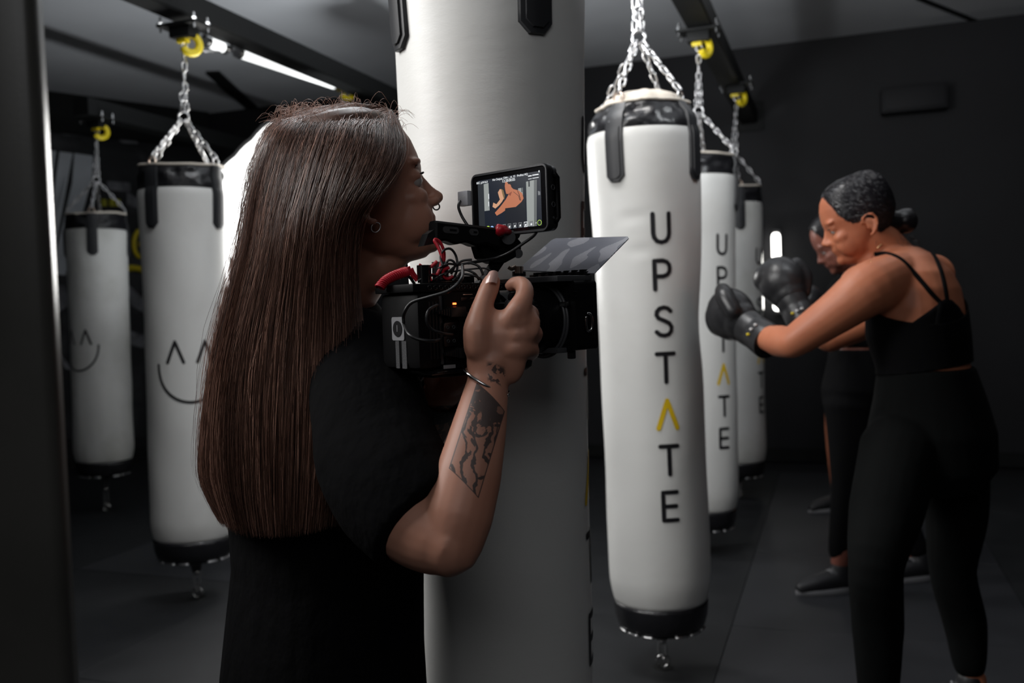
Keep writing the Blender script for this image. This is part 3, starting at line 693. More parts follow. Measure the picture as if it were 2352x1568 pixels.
def face_bits(t, X, lids=True, iris=True, skin=None):
    for s in (-1,1):
        bm = bmesh.new(); bmesh.ops.create_uvsphere(bm, u_segments=20, v_segments=14, radius=.0118); bmesh.ops.transform(bm, matrix=X@Matrix.Translation((.0672,.031*s,.001)), verts=bm.verts); e = bmo('eye', bm, M['eyewhite'], t)
        if iris:
            bm = bmesh.new(); bmesh.ops.create_uvsphere(bm, u_segments=14, v_segments=10, radius=.0058); bmesh.ops.transform(bm, matrix=X@Matrix.Translation((.0744,.031*s,.0005))@Matrix.Diagonal((.9,1,1,1)), verts=bm.verts); bmo('iris', bm, M['iris'], e)
        bm = bmesh.new(); pts = [X@V((.079-.0016*abs(i-3)*abs(i-3)*.5, (.018+.0045*i)*s, .0245+.0012*i-.00035*i*i)) for i in range(7)]; tube(bm, pts, [.0012,.0020,.0023,.0022,.0020,.0015,.0008], 6); bmo('eyebrow', bm, M['lash'], t)
        bm = bmesh.new(); pts = [X@V((.0835-.0012*(i-2.5)**2, (.020+.0042*i)*s, .0085+.001*math.sin(i/5*math.pi))) for i in range(6)]; tube(bm, pts, [.0006,.0013,.0016,.0016,.0014,.0006], 5); bmo('eyelashes', bm, M['lash'], t)
def finger(b, pts, rs): b.limb(pts, rs, n=12, sub=4)

# ======================= the camera operator
HF = V((math.cos(math.radians(17)), math.sin(math.radians(17)), .24)).normalized()
HC = P(839, 449, 1.32)
HX = headX(HC, HF, V((-.02,0,1)), 1.01)
op = thing('person', 'person with very long brown hair and black t-shirt working the cinema camera', 'person', V((P(740,1500,1.45).x, P(740,1500,1.45).y, 0)))
OL = op.location.copy(); b = Blob(Matrix.Translation(-OL))
def OX(m): return Matrix.Translation(-OL) @ m
_X = b.X; add_head(b, OX(HX))
nb = P(770,715,1.42); sR = P(838,842,1.24); sL = P(650,790,1.60)
b.limb([P(812,560,1.345), P(800,640,1.37), nb+V((0,0,.02)), nb-V((0,0,.08))], [.057,.053,.058,.085], flat=(HF,1.05))
b.limb([HX@V((.045,0,-.088)), HX@V((.0,0,-.10)), P(800,650,1.37)], [.010,.026,.040])
# torso
FW = V((.80,.60,0)); RT = V((.60,-.80,0))
def trow(px, py, d, hw, hd): return (P(px,py,d), RT*hw, FW*hd)
TORSO = [(nb+V((0,0,-.02)), RT*.055, FW*.05), (nb+V((0,0,-.055)), RT*.13, FW*.065), (nb+V((0,0,-.10)), RT*.165, FW*.088), (P(755,980,1.43), RT*.165, FW*.108), (P(752,1120,1.43), RT*.150, FW*.108),
         (P(752,1300,1.43), RT*.135, FW*.100), (P(748,1460,1.43), RT*.140, FW*.104), (P(745,1640,1.44), RT*.160, FW*.118), (P(745,1780,1.46), RT*.172, FW*.125), (P(745,1900,1.46), RT*.165, FW*.12)]
b.rings(TORSO)
# legs
for s in (-1,1):
    hp = P(745,1880,1.46)+RT*(.085*s); k = V((hp.x+.10, hp.y+.05, .44)); a_ = V((hp.x-.0, hp.y, .08))
    b.limb([hp, k, a_], [.088,.058,.036]); b.limb([a_+V((-.03,-.02,-.035)), a_+V((.06,.045,-.045)), a_+V((.14,.10,-.055))], [.034,.034,.024])
# right arm
eR = P(1033,1252,1.045); wR = P(1120,880,1.115)
b.limb([sR+V((-.03,.02,.01)), sR, P(875,1050,1.15), P(948,1190,1.085), eR], [.050,.056,.052,.054,.037])
fd = (wR-eR).normalized(); fs_ = V((.45,-.9,0))
b.limb([eR, P(1052,1182,1.05), P(1076,1090,1.065), P(1101,980,1.088), wR, P(1128,830,1.12)], [.037,.041,.039,.033,.0255,.028], flat=(_F,.86))
# the hand: back of the palm towards the lens, fingers folded round the grip
def H(x, y, d): return P(x, y, d)
b.rings([(H(1120,866,1.118), _R*.0235, _F*.0165), (H(1127,835,1.118), _R*.030, _F*.0165), (H(1143,800,1.116), _R*.037, _F*.016), (H(1158,765,1.116), _R*.043, _F*.0165), (H(1168,735,1.120), _R*.040, _F*.0155), (H(1172,712,1.124), _R*.031, _F*.013)], ex=2.4)
finger(b, [H(1100,800,1.112), H(1097,758,1.110), H(1104,722,1.116), H(1113,690,1.122), H(1124,662,1.128), H(1130,645,1.132)], [.019,.0185,.0150,.0128,.0125,.0110])      # thumb
finger(b, [H(1168,745,1.114), H(1190,712,1.110), H(1203,684,1.120), H(1205,664,1.134), H(1196,652,1.146), H(1182,651,1.152), H(1172,657,1.154)], [.0150,.0150,.0120,.0115,.0105,.0092,.0080])   # index finger
for (mx,my,px_,py_,rr) in ((1192,735,1212,722,.0136),(1196,768,1220,764,.0134),(1190,800,1214,803,.0122)):
    kn = H(mx,my,1.112)
    finger(b, [H(mx-32,my+8,1.116), kn, H(px_,py_,1.134), H(px_+3,py_+6,1.160), H(px_-16,py_+14,1.178), H(px_-34,py_+18,1.174)], [.0145,.0150,rr,rr*.94,rr*.85,rr*.72])
b.ball(H(1172,820,1.118), (.020,.016,.034)); b.ball(H(1112,780,1.113), (.017,.015,.030))
b.ball(H(1151,735,1.122), (.020,.008,.012))
# left arm: under the camera
wL = P(1012,905,1.315); eL = P(930,1080,1.50)
b.limb([sL, P(790,950,1.62), P(900,1075,1.54), P(955,1010,1.44), P(990,955,1.37), wL, P(1030,880,1.29)], [.055,.050,.042,.040,.034,.027,.029])
for k in range(4):
    q = P(1030+12*k, 872, 1.27-.012*k); finger(b, [P(1020,892,1.30), q, P(1045+12*k, 858, 1.24-.012*k), P(1058+12*k, 850, 1.215-.012*k)], [.020,.0115,.0095,.008])
finger(b, [P(1010,900,1.30), P(990,868,1.27), P(992,852,1.25)], [.018,.011,.009])
body = b.make('body', .0027, M['skin_pale'], op, smooth=9)
face_bits(op, OX(HX))
# nails, nose stud, earring
bm = bmesh.new(); nq = H(1130,640,1.117)
nU = (H(1132,628,1.125)-H(1127,652,1.118)).normalized(); nR = _R.copy(); nN = nR.cross(nU).normalized(); nN = nN if nN.y < 0 else -nN
vs_ = []
for j in range(7):
    v_ = -1+2*j/6
    for i in range(7):
        u_ = -1+2*i/6; w_ = 1-.25*max(v_,0)**2
        vs_.append(nq-OL + nR*(u_*.0070*w_) + nU*(v_*.0085+.002) + nN*(.0035*(1-u_*u_)-.0005*v_*v_))
fs2 = [(j*7+i, j*7+i+1, (j+1)*7+i+1, (j+1)*7+i) for j in range(6) for i in range(6)]
raw('thumbnail', vs_, fs2, M['nail'], op)
bm = bmesh.new(); torus_bm(bm, OX(HX)@V((.0965,0,-.0395)), .0048, .0011, V((0,0,1)), V((1,0,0)), 14, 6); bmo('septum_ring', bm, M['rubber'], op)
bm = bmesh.new(); torus_bm(bm, OX(HX)@V((-.012,-.0825,-.052)), .0065, .0009, HF, V((0,0,1)), 18, 6); bmo('earring', bm, M['steel'], op)
# t-shirt
b = Blob(Matrix.Translation(-OL)); k = 1.0
SH = [(nb+V((-.005,0,.012)), RT*.072, FW*.066), (nb+V((0,0,-.03)), RT*.125, FW*.082), (nb+V((0,0,-.075)), RT*.185, FW*.106), (P(752,980,1.43), RT*.190, FW*.134), (P(745,1120,1.43), RT*.182, FW*.138),
      (P(750,1300,1.43), RT*.172, FW*.134), (P(742,1460,1.43), RT*.178, FW*.140), (P(738,1640,1.44), RT*.190, FW*.150), (P(738,1800,1.46), RT*.196, FW*.155)]
b.rings(SH, ex=2.3)
slv_ = [sR+V((-.09,.08,.02)), sR+V((-.02,.01,.015)), P(850,955,1.18), P(868,1045,1.14), P(912,1128,1.10), P(972,1197,1.07)]
slr = [.055,.068,.072,.076,.075,.067]; sn = (slv_[-1]-slv_[2]).normalized(); ro_ = []
sps = spline(slv_, 16)
for i, p in enumerate(sps):
    d_ = (sps[min(i+1,15)]-sps[max(i-1,0)]).normalized(); r_ = float(np.interp(i/15*5, range(6), slr)); u_ = (_F-d_*_F.dot(d_)).normalized(); v_ = d_.cross(u_)
    ro_.append((p, u_*r_*.88, v_*r_*1.06))
b.rings(ro_, n=28, ex=2)
b.limb([sL+V((.02,-.03,.01)), sL, P(770,900,1.61), P(840,985,1.58)], [.062,.064,.064,.066])
shirt = b.make('t_shirt', .005, M['tee'], op, smooth=4)
sd_ = shirt.modifiers.new('s','SOLIDIFY'); sd_.thickness = .003; sd_.offset = -1
# trousers, shoes
b = Blob(Matrix.Translation(-OL)); b.rings([(P(742,1740,1.46), RT*.172, FW*.13), (P(742,1850,1.46), RT*.18, FW*.135), (P(745,1960,1.46), RT*.17, FW*.13)])
for s in (-1,1):
    hp = P(745,1880,1.46)+RT*(.085*s); kk = V((hp.x+.10, hp.y+.05, .44)); a_ = V((hp.x-.0, hp.y, .10)); b.limb([hp, kk, a_], [.100,.072,.055])
b.make('trousers', .010, M['tee'], op, smooth=4)
for s in (-1,1):
    hp = P(745,1880,1.46)+RT*(.085*s); a_ = V((hp.x, hp.y, .05)); b = Blob(Matrix.Translation(-OL))
    b.limb([a_+V((-.04,-.03,-.004)), a_+V((.06,.045,-.008)), a_+V((.15,.11,-.016))], [.046,.044,.032]); b.make('shoe', .007, M['shoe'], op, smooth=3, cut=[(V((0,0,.0)), V((0,0,-1)))])
# bracelet: polished cuff and knotted chain
br = P(1117,876,1.115)-OL; bu = (P(1160,900,1.125)-P(1074,858,1.105)).normalized(); bw = _F.copy(); bw = (bw-bu*bw.dot(bu)).normalized()
def brp(a, r1=.0300, r2=.0262): return br + bu*(r1*math.cos(a)) - bw*(r2*math.sin(a)) - V((0,0,.004))*math.sin(a)
bm = bmesh.new(); tube(bm, [brp(math.pi*2*(i/24)*.72+.95) for i in range(25)], .0021, 10); cuff = bmo('bracelet', bm, M['chrome'], op)
for i in range(11):
    a = -.75+1.65*i/10; c = brp(a); bm = bmesh.new(); torus_bm(bm, c, .0030, .0010, V((1,0,(-1)**i)).normalized(), V((0,1,.3)).normalized(), 10, 5); bmo('bracelet_link', bm, M['chrome'], cuff)
# smart watch on the left wrist
wd_ = (P(1030,880,1.29)-P(990,955,1.37)).normalized(); wo = wd_.orthogonal().normalized(); wp_ = wd_.cross(wo); wc = P(1006,914,1.33)-OL
bm = bmesh.new(); rg = []
for rr, oo in ((.032,-.018),(.0345,-.017),(.0345,.017),(.032,.018)):
    rg.append([wc+wd_*oo+(wo*math.cos(a)+wp_*math.sin(a))*rr for a in (2*math.pi*j/36 for j in range(36))])
loft(bm, rg, closed=True); M['weave'] = mat('woven_band', (.03,.03,.033), .6, bump=[('voronoi', 330, .9, .002, (1,1,1))]); wb = bmo('watch_band', bm, M['weave'], op)
fc = P(1035,915,1.30)-OL; bm = bmesh.new(); box(bm, fc, (.038,.014,.036), .006, rot=(wd_.to_track_quat('Z','Y'))); bmo('watch_case', bm, M['rubber'], wb, sharp=40)

# forearm tattoos are ink in the skin: one framed picture on the right forearm, sprigs at the wrist, a full sleeve on the left
nt = M['skin_pale'].node_tree; L = nt.links; bs = nt.nodes['Principled BSDF']
def N(t, **k):
    n = nt.nodes.new(t)
    for a, v in k.items(): setattr(n, a, v)
    return n
tc = N('ShaderNodeTexCoord')
def dotn(o, ax, k=1):
    sub = N('ShaderNodeVectorMath', operation='SUBTRACT'); L.new(tc.outputs['Object'], sub.inputs[0]); sub.inputs[1].default_value = o
    d = N('ShaderNodeVectorMath', operation='DOT_PRODUCT'); L.new(sub.outputs[0], d.inputs[0]); d.inputs[1].default_value = V(ax)/k; return d.outputs['Value']
def mth(op_, a, b_=None, c=None):
    n = N('ShaderNodeMath', operation=op_)
    for i, x in enumerate((a, b_, c)):
        if x is None: continue
        if isinstance(x, (int, float)): n.inputs[i].default_value = x
        else: L.new(x, n.inputs[i])
    return n.outputs[0]
tcen = P(1098,1002,1.05)-OL; tv = (P(1122,890,1.09)-P(1068,1100,1.05)).normalized(); tu = tv.cross(_F).normalized(); tu = tu if tu.dot(_R) > 0 else -tu; tn = tu.cross(tv)
uu, vv, ww = dotn(tcen, tu), dotn(tcen, tv), dotn(tcen, _F)
wave = N('ShaderNodeTexNoise'); wave.inputs['Scale'].default_value = 34; wave.inputs['Detail'].default_value = 5; wave.inputs['Distortion'].default_value = 1.6; L.new(tc.outputs['Object'], wave.inputs['Vector'])
swirl = N('ShaderNodeTexWave'); swirl.inputs['Scale'].default_value = 26; swirl.inputs['Distortion'].default_value = 9; swirl.inputs['Detail'].default_value = 3; swirl.inputs['Detail Scale'].default_value = 1.6; L.new(tc.outputs['Object'], swirl.inputs['Vector'])
def inside(x, h, soft=.0006): return mth('SMOOTH_MIN', 1, mth('MAXIMUM', 0, mth('DIVIDE', mth('SUBTRACT', h, mth('ABSOLUTE', x)), soft)), .01)
HU, HV_ = .0215, .058
uslant = mth('ADD', uu, mth('MULTIPLY', vv, -.05))
vsl = mth('ADD', vv, mth('MULTIPLY', uu, .62))
rect = mth('MULTIPLY', mth('MULTIPLY', inside(uslant, HU), inside(vsl, HV_)), mth('LESS_THAN', ww, .055))
edge = mth('SUBTRACT', 1, mth('MULTIPLY', inside(uslant, HU-.0012), inside(vsl, HV_-.0012)))
dark = mth('MULTIPLY', mth('GREATER_THAN', mth('ADD', wave.outputs['Fac'], mth('MULTIPLY', vv, 1.0)), .53), .75)
lines = mth('MULTIPLY', mth('GREATER_THAN', swirl.outputs['Fac'], .80), .8)
grad = mth('MULTIPLY', mth('ADD', mth('MULTIPLY', vv, 5), .30), .7)
ink = mth('MULTIPLY', rect, mth('MINIMUM', .92, mth('ADD', mth('ADD', .12, mth('MAXIMUM', 0, grad)), mth('MAXIMUM', mth('MULTIPLY', edge, .8), mth('MAXIMUM', dark, lines)))))
sp_c = P(1140,862,1.10)-OL; su, sv = dotn(sp_c, tu), dotn(sp_c, tv)
spr = N('ShaderNodeTexNoise'); spr.inputs['Scale'].default_value = 95; spr.inputs['Detail'].default_value = 2; L.new(tc.outputs['Object'], spr.inputs['Vector'])
sprig = mth('MULTIPLY', mth('MULTIPLY', inside(mth('ADD', su, mth('MULTIPLY', sv, .3)), .013, .004), inside(sv, .013, .004)), mth('MULTIPLY', mth('GREATER_THAN', spr.outputs['Fac'], .53), .85))
lc = P(985,965,1.37)-OL; lv = (P(1020,895,1.31)-P(940,1050,1.46)).normalized(); la = dotn(lc, lv); lb2 = dotn(lc, (0,1,0))
slv = mth('MULTIPLY', mth('GREATER_THAN', lb2, -.10), mth('MULTIPLY', mth('LESS_THAN', dotn(lc, (0,0,1)), .03), mth('GREATER_THAN', dotn(lc,(0,0,1)), -.2)))
slv = mth('MULTIPLY', slv, mth('ADD', .45, mth('MULTIPLY', mth('GREATER_THAN', swirl.outputs['Fac'], .45), .4)))
tot = mth('MAXIMUM', mth('MAXIMUM', ink, sprig), slv)
src = bs.inputs['Base Color'].links[0].from_socket; mx = N('ShaderNodeMix', data_type='RGBA'); L.new(tot, mx.inputs['Factor']); L.new(src, mx.inputs[6]); mx.inputs[7].default_value = (.028,.028,.030,1); L.new(mx.outputs[2], bs.inputs['Base Color'])

# long brown hair
M['hair_brown'] = mat('brown_hair', (.095,.045,.030), .42, spec=.5, vary=((.045,.022,.015), 16, 4, .35, .65))
def hairmat():
    m = bpy.data.materials.new('brown_hair_strands'); m.use_nodes = True; n = m.node_tree; bb = n.nodes['Principled BSDF']; bb.inputs['Roughness'].default_value = .36; bb.inputs['Specular IOR Level'].default_value = .6
    a = n.nodes.new('ShaderNodeAttribute'); a.attribute_name = 'tone'; r = n.nodes.new('ShaderNodeValToRGB')
    r.color_ramp.elements[0].color = (.022,.011,.008,1); r.color_ramp.elements[1].color = (.38,.21,.155,1); r.color_ramp.elements.new(.6).color = (.095,.044,.030,1)
    n.links.new(a.outputs['Fac'], r.inputs[0]); n.links.new(r.outputs[0], bb.inputs['Base Color']); return m
M['strands'] = hairmat()
G = [
 [(903,270,1.318),(925,318,1.262),(918,372,1.218),(885,432,1.195),(842,462,1.195),(818,535,1.215),(818,640,1.235),(835,800,1.20),(838,960,1.20),(832,1100,1.21),(822,1190,1.22)],
 [(872,250,1.322),(884,318,1.235),(860,395,1.185),(818,460,1.172),(792,530,1.180),(785,640,1.19),(790,740,1.190),(790,880,1.19),(785,1010,1.19),(775,1120,1.20),(765,1212,1.21)],
 [(812,242,1.328),(800,300,1.215),(768,395,1.172),(742,480,1.160),(728,560,1.165),(718,670,1.18),(712,790,1.19),(705,910,1.19),(700,1030,1.20),(695,1140,1.21),(690,1232,1.22)],
 [(748,246,1.338),(712,300,1.225),(682,395,1.185),(660,480,1.178),(648,560,1.18),(630,670,1.20),(612,790,1.21),(603,910,1.215),(600,1030,1.22),(602,1140,1.23),(612,1236,1.24)],
 [(700,254,1.350),(652,300,1.260),(622,385,1.235),(605,470,1.232),(592,560,1.235),(567,670,1.245),(538,790,1.26),(520,910,1.27),(514,1030,1.275),(522,1130,1.28),(550,1228,1.285)],
 [(668,262,1.362),(622,300,1.345),(594,370,1.335),(577,455,1.330),(560,550,1.330),(533,660,1.335),(500,780,1.34),(478,900,1.345),(464,1020,1.35),(466,1110,1.35),(512,1205,1.345)],
 [(722,253,1.347),(640,296,1.410),(615,370,1.440),(600,455,1.450),(585,550,1.450),(562,660,1.45),(535,780,1.45),(512,900,1.45),(500,1020,1.45),(505,1110,1.44),(535,1205,1.42)],
 [(812,243,1.329),(725,290,1.440),(715,370,1.475),(705,455,1.485),(690,550,1.485),(675,660,1.48),(655,780,1.47),(640,900,1.46),(635,1020,1.46),(640,1110,1.45),(650,1205,1.42)],
 [(872,251,1.323),(835,290,1.430),(832,370,1.460),(830,455,1.455),(820,550,1.445),(805,660,1.43),(795,780,1.42),(785,900,1.40),(780,1020,1.39),(775,1110,1.37),(765,1205,1.34)],
 [(894,262,1.320),(908,300,1.380),(900,360,1.420),(880,440,1.430),(850,540,1.43),(830,660,1.42),(810,780,1.41),(800,900,1.39),(795,1020,1.38),(790,1110,1.36),(780,1205,1.33)],
]
GG = np.array([[P(*q)[:] for q in row] for row in G]) - np.array(OL[:])
NU, NV = 40, 60
def resample(A, n, axis):
    A = np.moveaxis(A, axis, 0); k = len(A); out = []
    for i in range(n):
        t = i/(n-1)*(k-1); a = min(int(t), k-2); f = t-a; p0, p1, p2, p3 = A[max(a-1,0)], A[a], A[a+1], A[min(a+2,k-1)]
        out.append(.5*((2*p1)+(p2-p0)*f+(2*p0-5*p1+4*p2-p3)*f*f+(3*p1-p0-3*p2+p3)*f**3))
    return np.moveaxis(np.array(out), 0, axis)
SG = resample(resample(GG, 97, 0), 73, 1)        # fine surface grid (u, v)
cenL = SG.mean(axis=0, keepdims=True)
SG[:,:,2] += (.001*np.clip(1-np.linspace(0,1,73)/.22,0,1))[None,:]
inner = cenL + (SG-cenL)*.955
nu, nv = SG.shape[:2]; inner = inner[:, :68]; nv = 68; vs = inner.reshape(-1,3).tolist(); fs = [(i*nv+j, i*nv+j+1, ((i+1)%nu)*nv+j+1, ((i+1)%nu)*nv+j) for i in range(nu) for j in range(nv-1)]
fs.append([i*nv+nv-1 for i in range(nu)]); fs.append([i*nv for i in range(nu)][::-1])
b = Blob(Matrix.Translation(-OL)); add_cap(b, HX, .002, .003, -.03); capo = b.make('hair_cap', .004, M['hair_brown'], None, smooth=3)
hair = raw('hair', vs, fs, M['hair_brown'], op); nu, nv = SG.shape[:2]; hair['label'] = 'very long straight brown hair'; capo.parent = hair
def surf_at(u, v):      # arrays in 0..1
    a = np.clip(u, 0, .9999)*(nu-1); c = np.clip(v, 0, .9999)*(nv-1); i = a.astype(int); j = c.astype(int); fa = (a-i)[...,None]; fc = (c-j)[...,None]
    p = SG[i,j]*(1-fa)*(1-fc)+SG[i+1,j]*fa*(1-fc)+SG[i,j+1]*(1-fa)*fc+SG[i+1,j+1]*fa*fc
    out = p - cenL[0][np.clip(j,0,nv-1)]; ln = np.linalg.norm(out, axis=-1, keepdims=True)+1e-6; return p, out/ln
def strands(n, name, u0, u1, rad, spread, fly=0, seed=1, v0m=.25, vend=(.90,1.0), tone=(0,1), K=21):
    r = np.random.default_rng(seed); U = r.uniform(u0, u1, n); cl = r.integers(0, 90, n); cu = np.linspace(u0, u1, 90) + r.normal(0, .002, 90)
    T = np.linspace(0, 1, K)[None,:]; va = (r.random(n)**6*v0m)[:,None]; vb = r.uniform(*vend, n)[:,None]; Vv = va+(vb-va)*T
    clu = cu[np.clip(((U-u0)/(u1-u0)*89).astype(int),0,89)][:,None]
    Uu = U[:,None]*np.ones_like(T); Uu = Uu + (clu-Uu)*(.55*np.clip(Vv-.25,0,1)) + r.normal(0,.004,n)[:,None]*np.sin(Vv*r.uniform(3,9,n)[:,None]+r.uniform(0,6,n)[:,None])
    p, o = surf_at(np.clip(Uu,0,1), Vv)
    far, _ = surf_at(np.clip(np.minimum(1.25-Uu, .999),.626,.999), np.zeros_like(Vv)); near, _ = surf_at(np.clip(Uu,0,1), np.zeros_like(Vv)); bl = np.clip(1-Vv/.05,0,1)[...,None]
    p = p + (far-near)*bl*.9*np.clip(Uu/.12,0,1)[...,None] + np.array([0,0,.0035])*bl
    off = (r.uniform(-.006, spread, n)[:,None] + .0016*np.sin(Vv*r.uniform(6,22,n)[:,None]+r.uniform(0,6,n)[:,None]))[...,None]
    if fly: 
        off = off + (fly*r.random(n)[:,None]*np.sin(np.pi*T)**1.2)[...,None]
    p = p + o*off
    if fly: p = p + (np.cumsum(r.normal(0, .0006, (n,K,3)), axis=1) + r.normal(0,.004,(n,1,3))*np.sin(T*r.uniform(2,5,n)[:,None])[...,None])
    d = np.gradient(p, axis=1); d /= np.linalg.norm(d, axis=-1, keepdims=True)+1e-9; s1_ = np.cross(d, o); s1_ /= np.linalg.norm(s1_, axis=-1, keepdims=True)+1e-9; s2_ = np.cross(d, s1_)
    R_ = rad*r.uniform(.6,1.3,n)[:,None]*np.clip(1.15-T**4*.9, .1, 1); Vx = []
    for a in (0, 2.094, 4.189): Vx.append(p + (s1_*math.cos(a)+s2_*math.sin(a))*R_[...,None])
    Vx = np.stack(Vx, axis=2).reshape(-1,3); base = (np.arange(n)[:,None]*K+np.arange(K-1)[None,:]).reshape(-1)*3; F = []
    for a in range(3):
        b2 = (a+1)%3; F.append(np.stack([base+a, base+b2, base+3+b2, base+3+a], axis=1))
    F = np.concatenate(F); me = bpy.data.meshes.new(name); me.vertices.add(len(Vx)); me.vertices.foreach_set('co', Vx.reshape(-1)); me.loops.add(F.size); me.loops.foreach_set('vertex_index', F.reshape(-1).astype(np.int32))
    me.polygons.add(len(F)); me.polygons.foreach_set('loop_start', (np.arange(len(F))*4).astype(np.int32)); me.update(calc_edges=True)
    at = me.attributes.new('tone', 'FLOAT', 'POINT'); tn_ = np.clip(r.normal(.48,.30,n),*tone); at.data.foreach_set('value', np.repeat(tn_, K*3).astype(np.float32))
    o_ = link(name, me, M['strands'], hair); o_['kind'] = 'stuff'; return o_
strands(9500, 'hair_strands', 0, .66, .00046, .0045, seed=3, v0m=.35, vend=(.89,1.0))
strands(900, 'hair_strands', .58, .75, .0004, .006, seed=4, v0m=.3, vend=(.9,1.0))
strands(1100, 'stray_hairs', .03, .70, .00026, .006, fly=.012, seed=5, v0m=.6, vend=(.35,1.02), tone=(.5,1))
# short fly-away hairs over the crown
r = random.Random(11); bm = bmesh.new()
for i in range(220):
    x = r.uniform(640, 912); j = (x-905)/(672-905); j = min(max(j,0),1); pa, oa = surf_at(np.array([j*.62]), np.array([r.uniform(.0,.09)])); p0 = V(pa[0]); dz = r.uniform(.006,.020); dx = r.uniform(-.03,.03); q = r.uniform(.4,1)
    pts = [p0, p0+V((dx*.3,r.uniform(-.004,.004),dz*.8)), p0+V((dx*.7,r.uniform(-.006,.006),dz*1.05)), p0+V((dx*1.1,r.uniform(-.008,.008),dz*.6*q))]
    tube(bm, spline(pts, 8), [.00024]*7+[.0001], 3)
me = bpy.data.meshes.new('flyaway_hairs'); bm.to_mesh(me); bm.free(); at = me.attributes.new('tone','FLOAT','POINT'); at.data.foreach_set('value', [.9]*len(me.vertices)); o = link('flyaway_hairs', me, M['strands'], hair); o['kind'] = 'stuff'

from mathutils.bvhtree import BVHTree
def comb(cap, org, tgt, n, seed, parent, rad=.0006, up=None):
    """strands drawn back over a cap of hair towards the bun"""
    me = cap.data; bv = BVHTree.FromPolygons([v.co[:] for v in me.vertices], [tuple(p.vertices) for p in me.polygons]); r = random.Random(seed); vs = me.vertices; bm = bmesh.new(); tg = tgt-org
    for i in range(n):
        p = vs[r.randrange(len(vs))].co.copy(); pts = []; L = (tg-p).length; q = r.uniform(.45,1)
        for k in range(9):
            x = p.lerp(tg, k/8*q); l_, nn, _, _ = bv.find_nearest(x)
            if l_ is None: break
            pts.append(l_ + nn*(r.uniform(.0002,.0014)+.0004))
        if len(pts) > 3: tube(bm, pts, [rad]*(len(pts)-1)+[rad*.3], 4)
    o = bmo('combed_strands', bm, M['hair_gloss'], parent); o['kind'] = 'stuff'; return o
M['hair_gloss'] = mat('glossy_black_hair', (.016,.015,.019), .28, spec=.6)

# ======================= boxers
from mathutils.bvhtree import BVHTree
def bvh_of(o):
    me = o.data; return BVHTree.FromPolygons([v.co + o.parent.location for v in me.vertices], [tuple(p.vertices) for p in me.polygons])
def hit(bv, x, y, lift=.0):
    d = (P(x,y,1)-CAM).normalized(); h = bv.ray_cast(CAM, d)
    return None if h[0] is None else h[0] - d*lift
def band(name, bv, pix, wd, m, parent, lift=.002, n=26, th=.0025):
    """flat strap lying on a surface along pixels"""
    pts = [q for q in (hit(bv, p.x, p.y) for p in spline([V((x,y,0)) for x, y in pix], n)) if q is not None]; rows = []
    for i, p in enumerate(pts):
        t = (pts[min(i+1,len(pts)-1)]-pts[max(i-1,0)]).normalized(); loc = bv.find_nearest(p)[1]; loc = loc if loc.dot(CAM-p) > 0 else -loc
        s_ = t.cross(loc).normalized(); o_ = p-BO
        rows.append([o_+s_*wd/2-loc*.002, o_+s_*wd/2+loc*(lift), o_+s_*wd*.3+loc*(lift+th), o_-s_*wd*.3+loc*(lift+th), o_-s_*wd/2+loc*lift, o_-s_*wd/2-loc*.002])
    bm = bmesh.new(); loft(bm, rows); return bmo(name, bm, m, parent)
def glove(t, org, c, wr, up, side, m, marks=True, sc=1.0):
    """boxing glove: c fist centre, wr wrist, up: knuckle-to-thumb direction"""
    a = (c-wr).normalized(); u = V(up); u = (u-a*u.dot(a)).normalized(); s_ = a.cross(u)*side
    b = Blob(Matrix.Translation(-org)); k = sc
    b.ell(c+a*.012*k, a*.078*k, u*.070*k, s_*.058*k); b.ell(c+a*.040*k-u*.016*k, a*.048*k, u*.060*k, s_*.052*k); b.ell(c-a*.035*k, a*.050*k, u*.054*k, s_*.048*k)
    b.limb([c-a*.045*k+s_*.035*k+u*.034*k, c-a*.0+s_*.038*k+u*.060*k, c+a*.040*k+s_*.020*k+u*.060*k], [.022*k,.024*k,.020*k], n=16)
    g = b.make('boxing_glove', .005, m, t, smooth=5)
    p0 = wr-a*.045*k; p1 = wr+a*.050*k; bm = bmesh.new(); rows = []
    for f, r in ((0,.040),(0,.046),(.12,.047),(.5,.045),(.56,.0435),(.62,.045),(.95,.047),(1,.040)):
        cc = p0.lerp(p1, f)-org; rows.append([cc+(u*math.cos(x)+s_*.92*math.sin(x))*r*k for x in (2*math.pi*j/28 for j in range(28))])
    loft(bm, rows); bmo('cuff', bm, m, g, sharp=50)
    if marks:
        for i, mm in enumerate((M['whitebit'], M['whitebit'], M['yellowp'])):
            pos = p0.lerp(p1,.28)-org; vw = (CAM-wr); vw = (vw-a*vw.dot(a)).normalized(); sd2 = a.cross(vw)
            q = pos + (vw*math.cos(.32*(i-1)) + sd2*math.sin(.32*(i-1))*(1 if sd2.z<0 else -1))*.0475*k
            bm = bmesh.new(); box(bm, q, (.008,.008,.007), .002); bmo('glove_mark', bm, mm, g)
    return g
